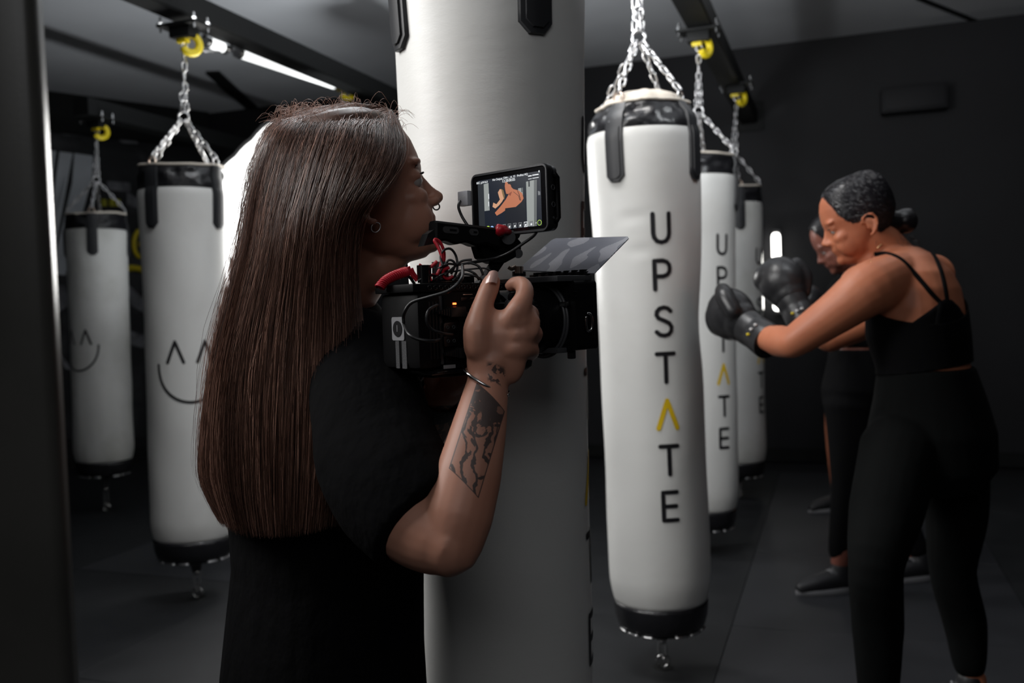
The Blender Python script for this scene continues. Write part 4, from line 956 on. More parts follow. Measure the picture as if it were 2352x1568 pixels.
def shoe(t, org, ank, fwd, m, sole=True, lace=True):
    f = V(fwd).normalized(); s_ = V((-f.y,f.x,0)); g = V((ank.x,ank.y,0)); b = Blob(Matrix.Translation(-org))
    b.limb([g-f*.045+V((0,0,.045)), g+f*.03+V((0,0,.048)), g+f*.11+V((0,0,.035)), g+f*.165+V((0,0,.028))], [.040,.042,.038,.026]); b.limb([g+V((0,0,.05)), g+V((-.0,0,.10))], [.042,.036])
    o = b.make('shoe', .006, m, t, smooth=3, cut=[(V((0,0,.016))-org*1, V((0,0,-1)))])
    bm = bmesh.new(); out = [(f*(.065+.125*math.cos(a)) + s_*(.044*math.sin(a)*(1-.10*math.cos(a)))) for a in (2*math.pi*j/28 for j in range(28))]
    loft(bm, [[g-org+p*k+V((0,0,z)) for p in out] for z, k in ((.002,.97),(.006,1.0),(.020,1.0),(.024,.95))]); bmo('sole', bm, M['sole'], o, sharp=40)
    if lace:
        for i in range(4):
            c = g+f*(.045+.022*i)+V((0,0,.087-.010*i))-org; bm = bmesh.new(); tube(bm, [c-s_*.022-V((0,0,.006)), c+V((0,0,.003)), c+s_*.022-V((0,0,.006))], .0035, 6); bmo('lace', bm, M['whitebit'] if i % 2 else M['sole'], o)
    return o
# --- first boxer
bx = thing('person', 'boxer with black hair bun, black strappy crop top, leggings and black gloves, throwing a punch', 'person', V((P(2120,1300,2.38).x, 2.38, 0)))
BO = bx.location.copy(); b = Blob(Matrix.Translation(-BO))
F1 = V((-.86,.50,0)); R1v = V((.50,.86,0))
hf = V((-math.cos(math.radians(12)), math.sin(math.radians(12)), -.36)); H1 = headX(P(1966,509,2.50), hf, V((-.36,0,.94)), .96)
add_head(b, Matrix.Translation(-BO) @ H1, lid=1.05)
nk = P(2052,592,2.49)
b.limb([H1@V((-.02,0,-.05)), P(2030,568,2.50), nk+V((.02,.02,-.03))], [.056,.056,.070], n=24); b.limb([H1@V((.03,0,-.085)), P(2010,600,2.49)], [.026,.036])
T1 = [(P(2068,568,2.49), .060,.045), (P(2082,590,2.48), .120,.073), (P(2090,626,2.46), .162,.103), (P(2096,664,2.45), .176,.118), (P(2104,705,2.44), .172,.118), (P(2108,770,2.43), .155,.122), (P(2122,840,2.42), .140,.112), (P(2134,910,2.42), .155,.128), (P(2138,990,2.42), .172,.150), (P(2140,1070,2.42), .165,.150), (P(2140,1120,2.42), .13,.11)]
b.rings([(c, R1v*u, F1*v) for c, u, v in T1])
s1L = P(2000,662,2.32); s1R = P(2142,640,2.60); e1L = P(1822,786,2.38); w1L = P(1742,768,2.55)
b.limb([P(2070,640,2.42), s1L, P(1925,715,2.33), e1L], [.075,.070,.056,.041]); b.ball(P(1985,655,2.33), (.062,.06,.055))
b.limb([e1L, P(1790,783,2.45), w1L, P(1705,745,2.62)], [.041,.043,.029,.026])
e1R = P(1905,780,2.72); w1R = P(1830,712,2.76)
b.limb([P(2080,640,2.52), s1R, P(2030,720,2.70), e1R], [.07,.062,.050,.038]); b.limb([e1R, P(1868,750,2.74), w1R, P(1805,670,2.78)], [.038,.040,.029,.026])
b.ell(P(2125,640,2.50), R1v*.085, F1*.04, V((0,0,.075)))      # shoulder blades
hipL, knL, anL = P(2068,1030,2.34), P(2012,1300,2.20), P(2018,1655,2.24); hipR, knR, anR = P(2185,1040,2.50), P(2188,1310,2.50), P(2228,1540,2.51)
LGL = [hipL, P(2034,1180,2.27), knL, P(2016,1440,2.23), anL]; LGR = [hipR, P(2196,1180,2.50), knR, P(2216,1430,2.52), anR]
b.limb(LGL, [.090,.078,.054,.052,.034]); b.limb(LGR, [.088,.072,.051,.048,.032])
for a_ in (anL, anR): b.limb([V((a_.x+.01,a_.y,a_.z-.02)), V((a_.x,a_.y,.05)), V((a_.x-.10,a_.y+.04,.045))], [.032,.032,.024])
b1 = b.make('body', .0045, M['skin_warm'], bx, smooth=6)
face_bits(bx, Matrix.Translation(-BO)@H1)
bv1 = bvh_of(b1)
for q in ((-.006,-.083,-.049),(-.004,-.082,-.060)):
    bm = bmesh.new(); bmesh.ops.create_uvsphere(bm, u_segments=12, v_segments=8, radius=.0042); bmesh.ops.translate(bm, vec=(Matrix.Translation(-BO)@H1)@V((q[0],-abs(q[1]) if True else 0,q[2])), verts=bm.verts); bmo('earring', bm, M['gold'], bx)
hh = Blob(Matrix.Translation(-BO)); add_cap(hh, H1, .005, .016)
hr = hh.make('hair', .004, M['hair_black'], bx, smooth=5); hr['label'] = 'black hair drawn back smoothly'; comb(hr, BO, P(2060,512,2.50), 2200, 4, hr, rad=.0010)
b = Blob(Matrix.Translation(-BO)); b.ball(P(2078,508,2.50), (.034,.034,.035)); b.limb([P(2030,512,2.5), P(2070,508,2.5)], [.040,.026]); b.limb([P(2070,528,2.5), P(2095,512,2.49), P(2088,488,2.5), P(2066,492,2.5)], [.013,.014,.013,.010]); b.make('hair_bun', .004, M['hair_black'], hr, smooth=4)
r = random.Random(5); bm = bmesh.new()
for i in range(60):
    x = r.uniform(2010,2105); y = 545+r.uniform(-12,14)+(x-2010)*.05; p0 = P(x,y,2.44+r.uniform(0,.05))-BO; tube(bm, [p0, p0+V((r.uniform(-.005,.02),0,-r.uniform(.006,.016))), p0+V((r.uniform(0,.035),0,-r.uniform(.012,.03)))], [.0006,.0005,.0002], 3)
o = bmo('nape_hairs', bm, M['hair_black'], hr); o['kind'] = 'stuff'
bm = bmesh.new(); pts = [q for q in (hit(bv1,x,y,.0015) for x, y in ((2000,600),(2006,582),(2014,570),(2026,560))) if q]; tube(bm, [p-BO for p in spline(pts, 14)], .0012, 6); bmo('necklace', bm, M['gold'], bx)
# crop top with thin straps
b = Blob(Matrix.Translation(-BO)); rows = [(c, R1v*(u+.007), F1*(v+.008)) for c, u, v in T1[3:8]]; rows = rows[:-1] + [(P(2128,880,2.42), R1v*.150, F1*.124)]
b.rings(rows, n=32)
pa, pb, pc = P(1985,732,2.32), P(2110,728,2.33), P(2218,708,2.55); nrm = (pb-pa).cross(pc-pa).normalized(); nrm = nrm if nrm.z > 0 else -nrm
qa, qb = P(2015,868,2.33), P(2232,824,2.42); nb2 = (qb-qa).cross(V((0,1,-.05))).normalized(); nb2 = nb2 if nb2.z < 0 else -nb2
tp = b.make('crop_top', .006, M['sport'], bx, smooth=3, cut=[(pa-BO, (nrm+V((0,-.25,0))).normalized()), (qa-BO, nb2)])
sdm = tp.modifiers.new('s','SOLIDIFY'); sdm.thickness = .003; sdm.offset = -1
bvt = bvh_of(tp)
band('shoulder_strap', bv1, [(2008,584),(2040,583),(2075,600),(2115,645),(2145,680),(2172,706)], .012, M['sport'], tp)
band('shoulder_strap', bv1, [(2136,574),(2152,600),(2166,640),(2178,706)], .014, M['sport'], tp)
band('back_panel', bv1, [(2177,704),(2152,724),(2105,758)], .042, M['sport'], tp)
band('back_panel', bv1, [(2178,704),(2196,718),(2214,742)], .042, M['sport'], tp)
band('back_panel', bv1, [(2176,702),(2172,730),(2168,765)], .062, M['sport'], tp)
b = Blob(Matrix.Translation(-BO)); b.rings([(P(2126,842,2.42), R1v*.148, F1*.119)] + [(c, R1v*(u+.008), F1*(v+.009)) for c, u, v in T1[7:]], n=32)
b.limb(LGL[:-1]+[LGL[-1].lerp(LGL[-2],.12)], [.100,.088,.064,.061,.043]); b.limb(LGR[:-1]+[LGR[-1].lerp(LGR[-2],.12)], [.098,.081,.060,.057,.042])
b.ell(P(2190,1030,2.42), R1v*.10, V((.10,0,0)), V((0,0,.10)))
lg = b.make('leggings', .007, M['legging'], bx, smooth=4)
glove(bx, BO, P(1684,726,2.66), w1L, V((0,-.1,1)), -1, M['glove'], sc=1.10)
glove(bx, BO, P(1797,652,2.80), w1R, V((.3,0,1)), 1, M['glove'], sc=1.02)
for a_ in (anL, anR): shoe(bx, BO, a_, (-.93,.35,0), M['shoe'])
# --- second boxer
b2 = thing('person', 'second boxer in black top and leggings, mostly hidden behind the punching boxer', 'person', V((P(1960,1300,3.65).x, 3.65, 0)))
BO = b2.location.copy(); b = Blob(Matrix.Translation(-BO)); F2 = V((-.9,.43,0)); R2v = V((.43,.9,0))
H2 = headX(P(1925,556,3.60), V((-.80,.12,-.50)), V((-.5,0,.85)), 1.0); add_head(b, Matrix.Translation(-BO)@H2)
b.limb([H2@V((-.02,0,-.06)), P(1968,615,3.62), P(1975,640,3.62)], [.054,.052,.07])
T2 = [(P(1975,635,3.62), .10,.07), (P(1974,665,3.62), .16,.10), (P(1972,710,3.62), .165,.112), (P(1972,780,3.62), .135,.100), (P(1972,830,3.62), .145,.11), (P(1970,890,3.62), .168,.13), (P(1968,930,3.62), .15,.12)]
b.rings([(c, R2v*u, F2*v) for c, u, v in T2])
sl2 = P(1940,672,3.50); el2 = P(1902,760,3.45); wl2 = P(1880,715,3.32)
b.limb([sl2, el2], [.058,.042]); b.limb([el2, wl2], [.040,.03]); 
h2L, k2L, a2L = P(1955,930,3.56), P(1948,1110,3.56), P(1928,1296,3.60); h2R, k2R, a2R = P(1990,930,3.72), P(2040,1110,3.80), P(2115,1288,3.72)
b.limb([h2L,k2L,a2L], [.085,.052,.033]); b.limb([h2R,k2R,a2R], [.085,.052,.033]); b.make('body', .007, M['skin_deep'], b2, smooth=4)
face_bits(b2, Matrix.Translation(-BO)@H2)
hh = Blob(Matrix.Translation(-BO)); add_cap(hh, H2, .009, .012); hh.make('hair', .005, M['hair_black'], b2, smooth=4)
b = Blob(Matrix.Translation(-BO)); b.rings([(c, R2v*(u+.008), F2*(v+.008)) for c, u, v in [T2[0], T2[1], T2[2], (P(1972,793,3.62), .137,.102)]]); b.limb([sl2+V((.05,.05,0)), sl2, el2.lerp(sl2,.1), el2], [.066,.066,.05,.05]); b.limb([el2, wl2], [.050,.040]); b.make('long_sleeve_top', .007, M['sport'], b2, smooth=4)
b = Blob(Matrix.Translation(-BO)); b.rings([(c, R2v*(u+.008), F2*(v+.008)) for c, u, v in [(P(1972,798,3.62), .138,.103)]+T2[4:]])
b.limb([h2L, k2L, P(1928,1268,3.60)], [.105,.064,.042]); b.limb([h2R,k2R,P(2108,1262,3.72)], [.10,.062,.042]); b.make('leggings', .008, M['sport'], b2, smooth=4)
glove(b2, BO, P(1862,690,3.24), wl2, V((0,0,1)), 1, M['glove'], marks=False, sc=.75)
for a_ in (a2L, a2R): shoe(b2, BO, a_, (-.92,-.2,0), M['shoe'])
# --- third person, farther back
b3 = thing('person', 'person farthest back, only a bare knee and one shoe showing behind the second boxer', 'person', V((P(1945,1160,5.0).x, 5.0, 0)))
BO = b3.location.copy(); b = Blob(Matrix.Translation(-BO)); F3 = V((-1,0,0)); R3v = V((0,1,0))
H3 = headX(P(1962,545,5.0), V((-.9,.2,-.35)), V((-.3,0,1)), .98); add_head(b, Matrix.Translation(-BO)@H3); b.limb([H3@V((-.02,0,-.06)), P(1975,610,5.0)], [.054,.06])
T3 = [(P(1975,605,5.0), .12,.08), (P(1975,650,5.0), .18,.11), (P(1972,720,5.0), .16,.11), (P(1968,790,5.0), .165,.12), (P(1965,830,5.0), .14,.11)]
b.rings([(c, R3v*u, F3*v) for c, u, v in T3]); h3, k3, a3 = P(1955,830,4.92), P(1917,950,4.92), P(1925,1125,4.95); h4, k4, a4 = P(1965,830,5.1), P(1965,970,5.1), P(1990,1110,5.2)
b.limb([h3,k3,a3], [.085,.052,.035]); b.limb([h4,k4,a4], [.085,.052,.035]); b.limb([P(1970,640,4.85), P(1968,700,4.8), P(1940,690,4.8)], [.05,.04,.03]); b.make('body', .008, M['skin_warm'], b3, smooth=4)
hh = Blob(Matrix.Translation(-BO)); add_cap(hh, H3, .009, .012); hh.make('hair', .006, M['hair_black'], b3, smooth=3)
b = Blob(Matrix.Translation(-BO)); b.rings([(c, R3v*(u+.01), F3*(v+.01)) for c, u, v in T3]); b.limb([h3, h3.lerp(k3,.72)], [.10,.075]); b.limb([h4, h4.lerp(k4,.7)], [.10,.075]); b.make('sports_outfit', .009, M['sport'], b3, smooth=4)
for a_ in (a3, a4): shoe(b3, BO, a_, (-.95,-.3,0), M['shoe'], lace=False)

# ---------------------------------------------------------------- cinema camera rig
YAW = math.radians(40); RF = V((math.cos(YAW), math.sin(YAW), 0)); RL_ = V((-math.sin(YAW), math.cos(YAW), 0))
RA = P(965,655,1.10)
rig = thing('cinema_camera', 'black cinema camera rig with monitor, top handle and matte box held by the long-haired operator', 'camera', RA)
rig.rotation_euler = (0,0,YAW); RI = Matrix.LocRotScale(RA, Matrix.Rotation(YAW,3,'Z').to_quaternion(), None).inverted()
def W(x, y, d): return RI @ P(x, y, d)          # photograph pixel at a depth, in the rig's own axes (x lens, y away, z up)
M['body'] = mat('matte_black_metal', (.004,.004,.0045), .5, spec=.14, bump=[('noise', 500, .15, .0004, (1,1,1))])
M['gloss'] = mat('gloss_black', (.006,.006,.007), .12, spec=.6)
M['grey'] = mat('dark_grey_metal', (.055,.056,.060), .38, spec=.5)
M['red'] = mat('red_cord', (.50,.015,.03), .35, spec=.5)
M['redled'] = mat('record_light', (.9,.1,.02), .4, emit=(1,.10,.02), estr=7)
M['sticker'] = mat('grey_sticker', (.24,.24,.25), .6)
M['lab'] = mat('label_grey', (.04,.04,.043), .6, vary=((.09,.09,.095), 900, 2, .5, .55))
M['carb'] = mat('camo_carbon_flag', (.05,.055,.07), .38, spec=.5)
M['bronze'] = mat('bronze_knob', (.42,.33,.27), .35, .8)
nt_ = M['carb'].node_tree; bs_ = nt_.nodes['Principled BSDF']; tc_ = nt_.nodes.new('ShaderNodeTexCoord'); mp_ = nt_.nodes.new('ShaderNodeMapping'); mp_.inputs['Scale'].default_value = (1,1.7,1)
vo = nt_.nodes.new('ShaderNodeTexNoise'); vo.inputs['Scale'].default_value = 26; vo.inputs['Detail'].default_value = 0; gt = nt_.nodes.new('ShaderNodeMath'); gt.operation = 'GREATER_THAN'; gt.inputs[1].default_value = .52
wv = nt_.nodes.new('ShaderNodeTexWave'); wv.inputs['Scale'].default_value = 150; wv.bands_direction = 'Y'; mxx = nt_.nodes.new('ShaderNodeMix'); mxx.data_type = 'RGBA'; mx2 = nt_.nodes.new('ShaderNodeMix'); mx2.data_type = 'RGBA'
lk = nt_.links; lk.new(tc_.outputs['Object'], mp_.inputs[0]); lk.new(mp_.outputs[0], vo.inputs['Vector']); lk.new(tc_.outputs['Object'], wv.inputs['Vector']); lk.new(vo.outputs['Fac'], gt.inputs[0])
lk.new(wv.outputs['Fac'], mx2.inputs['Factor']); mx2.inputs[6].default_value = (.20,.205,.235,1); mx2.inputs[7].default_value = (.55,.56,.62,1)
lk.new(gt.outputs[0], mxx.inputs['Factor']); mxx.inputs[6].default_value = (.20,.21,.25,1); lk.new(mx2.outputs[2], mxx.inputs[7]); lk.new(mxx.outputs[2], bs_.inputs['Base Color'])
def rb(name, x0, x1, y0, y1, z0, z1, m, bev=.003, par=None, sharp=35):
    bm = bmesh.new(); box(bm, V(((x0+x1)/2,(y0+y1)/2,(z0+z1)/2)), (x1-x0,y1-y0,z1-z0), bev); return bmo(name, bm, m, par or rig, sharp=sharp)
def rt(name, pts, r, m, par=None, n=8, k=30, closed=False):
    bm = bmesh.new(); tube(bm, spline(pts, k), r, n, closed=closed); return bmo(name, bm, m, par or rig)
def rc(name, p, q, r, m, r2=None, par=None, n=28, sharp=40):
    bm = bmesh.new(); cyl(bm, p, q, r, r2, n); return bmo(name, bm, m, par or rig, sharp=sharp)
BW, BZ = .082, -.104
body_ = rb('camera_body', .034, .125, 0, BW, BZ, -.006, M['body'], .004)
bat = rb('battery', -.006, .030, -.001, BW+.002, BZ+.002, -.008, M['body'], .009)
rb('battery_plate', .029, .036, .004, BW-.004, BZ+.006, -.012, M['grey'], .002)
for i in range(4): rb('battery_rib', .010+.005*i, .012+.005*i, -.0022, .002, BZ+.014, -.02, M['rubber'], .0006, bat)
# rear face of the battery: sticker with a dark disc, label, cable
bm = bmesh.new(); prism(bm, rrect(.027,.029,.003), .0006, V((-.0064,.042,-.052)), V((0,1,0)), V((0,0,1)), V((-1,0,0))); stk = bmo('sticker', bm, M['sticker'], bat, smooth=False)
rc('sticker_disc', V((-.0070,.042,-.052)), V((-.0078,.042,-.052)), .0098, M['rubber'], par=bat, n=24)
bm = bmesh.new(); prism(bm, rrect(.010,.034,.001), .0004, V((-.0063,.030,-.084)), V((0,1,0)), V((0,0,1)), V((-1,0,0))); bmo('printed_label', bm, M['lab'], bat, smooth=False)
bm = bmesh.new(); prism(bm, rrect(.008,.034,.001), .0004, V((-.0063,.045,-.084)), V((0,1,0)), V((0,0,1)), V((-1,0,0))); bmo('printed_label', bm, M['lab'], bat, smooth=False)
def text(name, s, size, o, ax, up, m, par, ext=.0001, align='CENTER'):
    c = bpy.data.curves.new(name, 'FONT'); c.body = s; c.size = size; c.extrude = ext; c.align_x = align; c.align_y = 'CENTER'
    t_ = bpy.data.objects.new('tmp', c); COL.objects.link(t_); me = bpy.data.meshes.new_from_object(t_.evaluated_get(bpy.context.evaluated_depsgraph_get())); bpy.data.objects.remove(t_); bpy.data.curves.remove(c)
    ax = V(ax).normalized(); up = V(up).normalized(); n_ = ax.cross(up); me.transform(Matrix.Translation(o) @ Matrix((ax,up,n_)).transposed().to_4x4()); me.name = name
    return link(name, me, m, par, smooth=False)
text('sticker_digit', '1', .012, V((-.0080,.042,-.052)), (0,-1,0), (0,0,1), M['sticker'], bat)
# top cheese plate with its row of holes, side details
pl = rb('top_plate', -.012, .135, -.002, BW+.002, -.008, .002, M['body'], .0015)
for i in range(14):
    x = .012+.0085*i; bm = bmesh.new(); torus_bm(bm, V((x,-.0024,-.003)), .0027, .0006, V((1,0,0)), V((0,0,1)), 12, 5); bmo('threaded_hole', bm, M['gloss'], pl)
for i in range(10):
    x = .02+.011*i; bm = bmesh.new(); torus_bm(bm, V((x,.02,.0022)), .0030, .0006, V((1,0,0)), V((0,1,0)), 12, 5); bmo('threaded_hole', bm, M['gloss'], pl)
rb('record_light', .0475, .0525, -.0012, .001, -.0245, -.0222, M['redled'], .0005)
rb('hdmi_plug', .036, .060, -.012, .0, -.040, -.027, M['rubber'], .002)
for i in range(5): rb('strain_relief', .0335-.0035*i, .0355-.0035*i, -.0105+.0003*i, -.002, -.0385+.0008*i, -.0285-.0008*i, M['rubber'], .0006)
for z in (-.052, -.069):
    pt = rb('port_block', .019+.010, .050, -.004, .0, z-.007, z+.006, M['gloss'], .0015)
    for x in (.0355,.0445):
        bm = bmesh.new(); torus_bm(bm, V((x,-.0045,z)), .0019, .0005, V((1,0,0)), V((0,0,1)), 12, 5); bmo('port_ring', bm, M['grey'], pt)
pg = rb('power_plug', .046, .074, -.013, .0, -.091, -.078, M['rubber'], .003)
for i in range(6): rb('strain_relief', .043-.003*i, .0448-.003*i, -.0115+.0003*i, -.002, -.0895+.0006*i, -.0795-.0006*i, M['rubber'], .0006)
rb('side_label', .030, .048, -.0008, .0002, -.103, -.0985, M['sticker'], .0002)
rb('side_vent', .060, .118, -.0012, .0, -.020, -.016, M['gloss'], .0004); rb('side_switch', .063, .078, -.0016, .0, -.0130, -.0118, M['chrome'], .0004)
rb('vent_panel', .056, .100, -.0014, .0, -.072, -.034, M['gloss'], .001)
for i in range(7): rb('vent_slat', .058, .098, -.0026, .0, -.069+.005*i, -.067+.005*i, M['body'], .0004)
rt('cable', [W(1062,610,1.10), W(1060,640,1.06), W(1030,668,1.055), W(985,682,1.06), W(945,695,1.07), W(928,720,1.075), W(927,740,1.10)], .0021, M['rubber'])
rt('cable', [W(928,745,1.10), W(940,768,1.075), W(965,780,1.07), W(995,783,1.075), W(1010,780,1.09)], .0021, M['rubber'])
rt('cable', [W(1005,700,1.09), W(985,712,1.075), W(980,735,1.072), W(990,755,1.075), W(1015,765,1.08), W(1040,768,1.10)], .0018, M['rubber'])
rb('base_plate', .020, .150, .006, BW-.006, BZ-.010, BZ+.001, M['body'], .002)
rb('base_plate_edge', .012, .105, .0, BW, BZ-.006, BZ-.001, M['gloss'], .001)
# side grip under the hand
gx = .112; rb('grip_arm', .095, .128, -.018, .004, -.050, -.024, M['body'], .004)
bm = bmesh.new(); rows = []
for z, r1, r2, dx in ((-.018,.012,.014,.004),(-.022,.019,.018,.003),(-.035,.021,.019,.0),(-.060,.020,.018,-.002),(-.085,.021,.019,-.003),(-.105,.019,.018,-.004),(-.110,.012,.012,-.004)):
    rows.append([V((.128+dx+r1*math.cos(a), -.030+r2*math.sin(a), z)) for a in (2*math.pi*j/24 for j in range(24))])
loft(bm, rows); gr = bmo('hand_grip', bm, M['rubber'], rig, sharp=60)
rc('grip_wheel', V((.120,-.036,-.018)), V((.120,-.028,-.018)), .007, M['gloss'], par=gr)
rb('grip_button', .132, .146, -.036, -.026, -.0185, -.0145, M['grey'], .0015, gr)
rt('grip_loop', [V((.115,-.046,-.022)), V((.108,-.047,-.026)), V((.108,-.047,-.032)), V((.115,-.047,-.034))], .0012, M['chrome'], gr, k=16)
# lens: barrel along +x
LC = V((.125, .042, -.050))
ln = rc('lens_mount', LC, LC+V((.012,0,0)), .037, M['body'])
bm = bmesh.new(); prof_ = [(.012,.0355),(.020,.036),(.022,.040),(.044,.0405),(.046,.0375),(.050,.0375),(.052,.041),(.070,.0415),(.072,.039),(.078,.039),(.080,.0445),(.092,.0455),(.110,.047),(.113,.044)]
loft(bm, [[LC+V((x, r_*math.cos(a), r_*math.sin(a))) for a in (2*math.pi*j/56 for j in range(56))] for x, r_ in prof_]); lb_ = bmo('lens_barrel', bm, M['body'], rig, sharp=25)
for i in range(48):
    a = 2*math.pi*i/48; c = LC+V((.061, .0418*math.cos(a), .0418*math.sin(a))); bm = bmesh.new(); box(bm, c, (.015,.0022,.0012), 0, rot=Matrix.Rotation(a-math.pi/2,3,'X')); 
    o = bmo('focus_rib', bm, M['rubber'], lb_, smooth=False)
# matte box: rear plate, hollow hood, flag, fittings
MX0, MX1, MY0, MY1, MZ0, MZ1 = .235, .276, -.024, .112, -.092, .004
bm = bmesh.new(); n_ = 48; cy, cz = LC.y, LC.z
outer = [(MY0+.005 if False else p[0]+(MY0+MY1)/2, p[1]+(MZ0+MZ1)/2) for p in rrect(MY1-MY0, MZ1-MZ0, .007, 11)]
inn = [(cy+.0475*math.cos(a), cz+.0475*math.sin(a)) for a in (2*math.pi*j/48 for j in range(48))]
loft(bm, [[V((MX0+.006,y,z)) for y,z in inn], [V((MX0,y,z)) for y,z in inn], [V((MX0,y,z)) for y,z in outer], [V((MX1,y*1.0,z)) for y,z in outer], [V((MX1,(y-.044)*.95+.044,(z+.044)*.93-.044)) for y,z in outer], [V((MX0+.006,(y-.044)*.93+.044,(z+.044)*.90-.044)) for y,z in outer]], closed=True)
mb = bmo('matte_box', bm, M['body'], rig, sharp=30)
rb('matte_box_top', MX0-.028, MX1-.004, MY0+.004, MY1-.004, MZ1-.002, MZ1+.006, M['grey'], .002, mb)
for r_, x in ((.052,MX0-.002),(.0495,MX0-.005)):
    bm = bmesh.new(); torus_bm(bm, V((x,cy,cz)), r_, .0022, V((0,1,0)), V((0,0,1)), 56, 8); bmo('clamp_ring', bm, M['grey'], mb)
rb('latch', MX0-.008, MX0-.001, MY0+.010, MY0+.024, -.032, -.025, M['chrome'], .002, mb)
rt('latch_lever', [V((MX0+.018,MY0-.003,-.042)), V((MX0+.024,MY0-.005,-.045)), V((MX0+.025,MY0-.005,-.062)), V((MX0+.019,MY0-.003,-.066)), V((MX0+.016,MY0-.003,-.058)), V((MX0+.016,MY0-.003,-.046))], .0020, M['chrome'], mb, k=24)
rb('side_seam', MX0+.033, MX0+.035, MY0-.001, MY0+.001, -.086, -.008, M['gloss'], .0003, mb)
for z in (-.006,-.012,-.018): rb('filter_notch', MX0-.001, MX0+.003, MY0-.0008, MY0+.004, z-.001, z+.001, M['gloss'], .0003, mb)
rb('bottom_screw', MX0+.004, MX0+.012, MY0+.014, MY0+.024, MZ0-.012, MZ0+.001, M['rubber'], .002, mb)
rb('bottom_lip', MX0-.016, MX0+.002, MY0+.02, MY1-.02, MZ0-.003, MZ0+.004, M['grey'], .001, mb)
hg = rb('flag_hinge', MX1-.012, MX1-.004, MY0+.006, MY1-.010, MZ1+.006, MZ1+.012, M['rubber'], .0015, mb)
for i in range(7): rb('hinge_knuckle', MX1-.014, MX1-.002, MY0+.012+.016*i, MY0+.019+.016*i, MZ1+.008, MZ1+.0145, M['body'], .001, hg)
rt('wing_knob', [W(1168,613,1.32), W(1175,617,1.32), W(1182,614,1.32), W(1186,612,1.32)], .0030, M['bronze'], mb, k=12)
rc('knob_stem', W(1192,612,1.32), W(1192,628,1.32), .0065, M['bronze'], par=mb, n=16)
rc('knob_base', W(1192,624,1.325), W(1192,634,1.325), .010, M['rubber'], par=mb, n=16)
# flag: from the front top edge, forward and up
B0, B1 = W(1188,622,1.375), W(1366,629,1.245)
T0, T1_ = W(1272,549,1.43), W(1450,543,1.335)
bm = bmesh.new(); nn_ = (B1-B0).cross(T0-B0).normalized()*.0014; qd = []
for a, b_, r0 in ((B0,B1,0),(T0,T1_,1)): qd.append((a,b_))
e = .006; pts = [B0, B1, B1.lerp(T1_,.93), T1_.lerp(B1,.02).lerp(T0,.03), T0.lerp(T1_,.03), T0.lerp(B0,.06)]
va = [bm.verts.new(p) for p in pts]; vb = [bm.verts.new(p+nn_) for p in pts]; bm.faces.new(va[::-1]); bm.faces.new(vb)
for i in range(len(pts)): bm.faces.new((va[i], va[(i+1)%len(pts)], vb[(i+1)%len(pts)], vb[i]))
fl = bmo('top_flag', bm, M['carb'], rig, smooth=False); fl['label'] = 'dark camouflage patterned carbon top flag'
# top handle with finger grooves, slots and the post down to the camera
h0, h1 = W(992,531,1.165), W(1140,544,1.215); hd = (h1-h0).normalized(); hy = V((0,1,0)); hy = (hy-hd*hy.dot(hd)).normalized(); hz = hd.cross(hy); HL_ = (h1-h0).length
bm = bmesh.new(); rows = []
for i in range(41):
    f = i/40; c = h0+hd*(HL_*f); bot = -.0125-.0016*math.cos(f*2*math.pi*3.2)-.001; top = .0130-.002*f; w_ = .011 if 0<i<40 else .009
    rows.append([c+hy*y+hz*z for y, z in ((-w_,top-.003),(-w_+.003,top),(w_-.003,top),(w_,top-.003),(w_,bot+.003),(w_-.003,bot),(-w_+.003,bot),(-w_,bot+.003))])
loft(bm, rows); hn = bmo('top_handle', bm, M['body'], rig, sharp=35)
for f0, f1 in ((.10,.34),(.50,.64)):
    a = h0+hd*(HL_*f0); b_ = h0+hd*(HL_*f1); bm = bmesh.new(); prism(bm, [( -(b_-a).length/2+x*0 + p[0]*1, p[1]) for x in (0,) for p in rrect((b_-a).length, .0085, .004)], .0012, a.lerp(b_,.0)+hd*(b_-a).length+hz*.002-hy*.0115, hd, hz, -hy)
    bmo('handle_slot', bm, M['steel'] , hn, smooth=False)
    bm = bmesh.new(); box(bm, a.lerp(b_,.62)-hy*.0125+hz*.002, ((b_-a).length*.45,.0012,.0028), 0, rot=Matrix((hd,hy,hz)).transposed()); bmo('slot_rail', bm, M['gloss'], hn, smooth=False)
bm = bmesh.new(); b0 = W(987,528,1.165); prism(bm, [(0,.0),(.010,.007),(.010,-.012),(-.006,-.016)], .018, W(984,536,1.155), hd, hz, hy); bmo('handle_end', bm, M['rubber'], hn, smooth=False)
fr = [W(1112,548,1.20), W(1190,556,1.235), W(1196,575,1.24), W(1172,592,1.23), W(1140,606,1.22), W(1112,604,1.205)]
def plate(name, pts, th, m, par=None, off=0):
    bm = bmesh.new(); a = [bm.verts.new(p+V((0,off,0))) for p in pts]; b = [bm.verts.new(p+V((0,off+th,0))) for p in pts]; bm.faces.new(a[::-1]); bm.faces.new(b)
    for i in range(len(a)): bm.faces.new((a[i],a[(i+1)%len(a)],b[(i+1)%len(a)],b[i]))
    bmesh.ops.recalc_face_normals(bm, faces=bm.faces); bmesh.ops.bevel(bm, geom=bm.edges[:], offset=.0012, segments=1, affect='EDGES'); return bmo(name, bm, m, par or rig, sharp=35)
yh = h0.y-.010
def RP(x, y, yy):     # pixel ray meets the rig plane y = yy
    a = RI @ CAM; b_ = RI @ P(x, y, 1); t_ = (yy-a.y)/(b_.y-a.y); return a.lerp(b_, t_)
plate('handle_front', [RP(x,y,yh) for x, y in ((1098,538),(1188,545),(1198,556),(1198,574),(1186,590),(1160,604),(1138,604),(1112,592),(1104,566))], .022, M['body'])
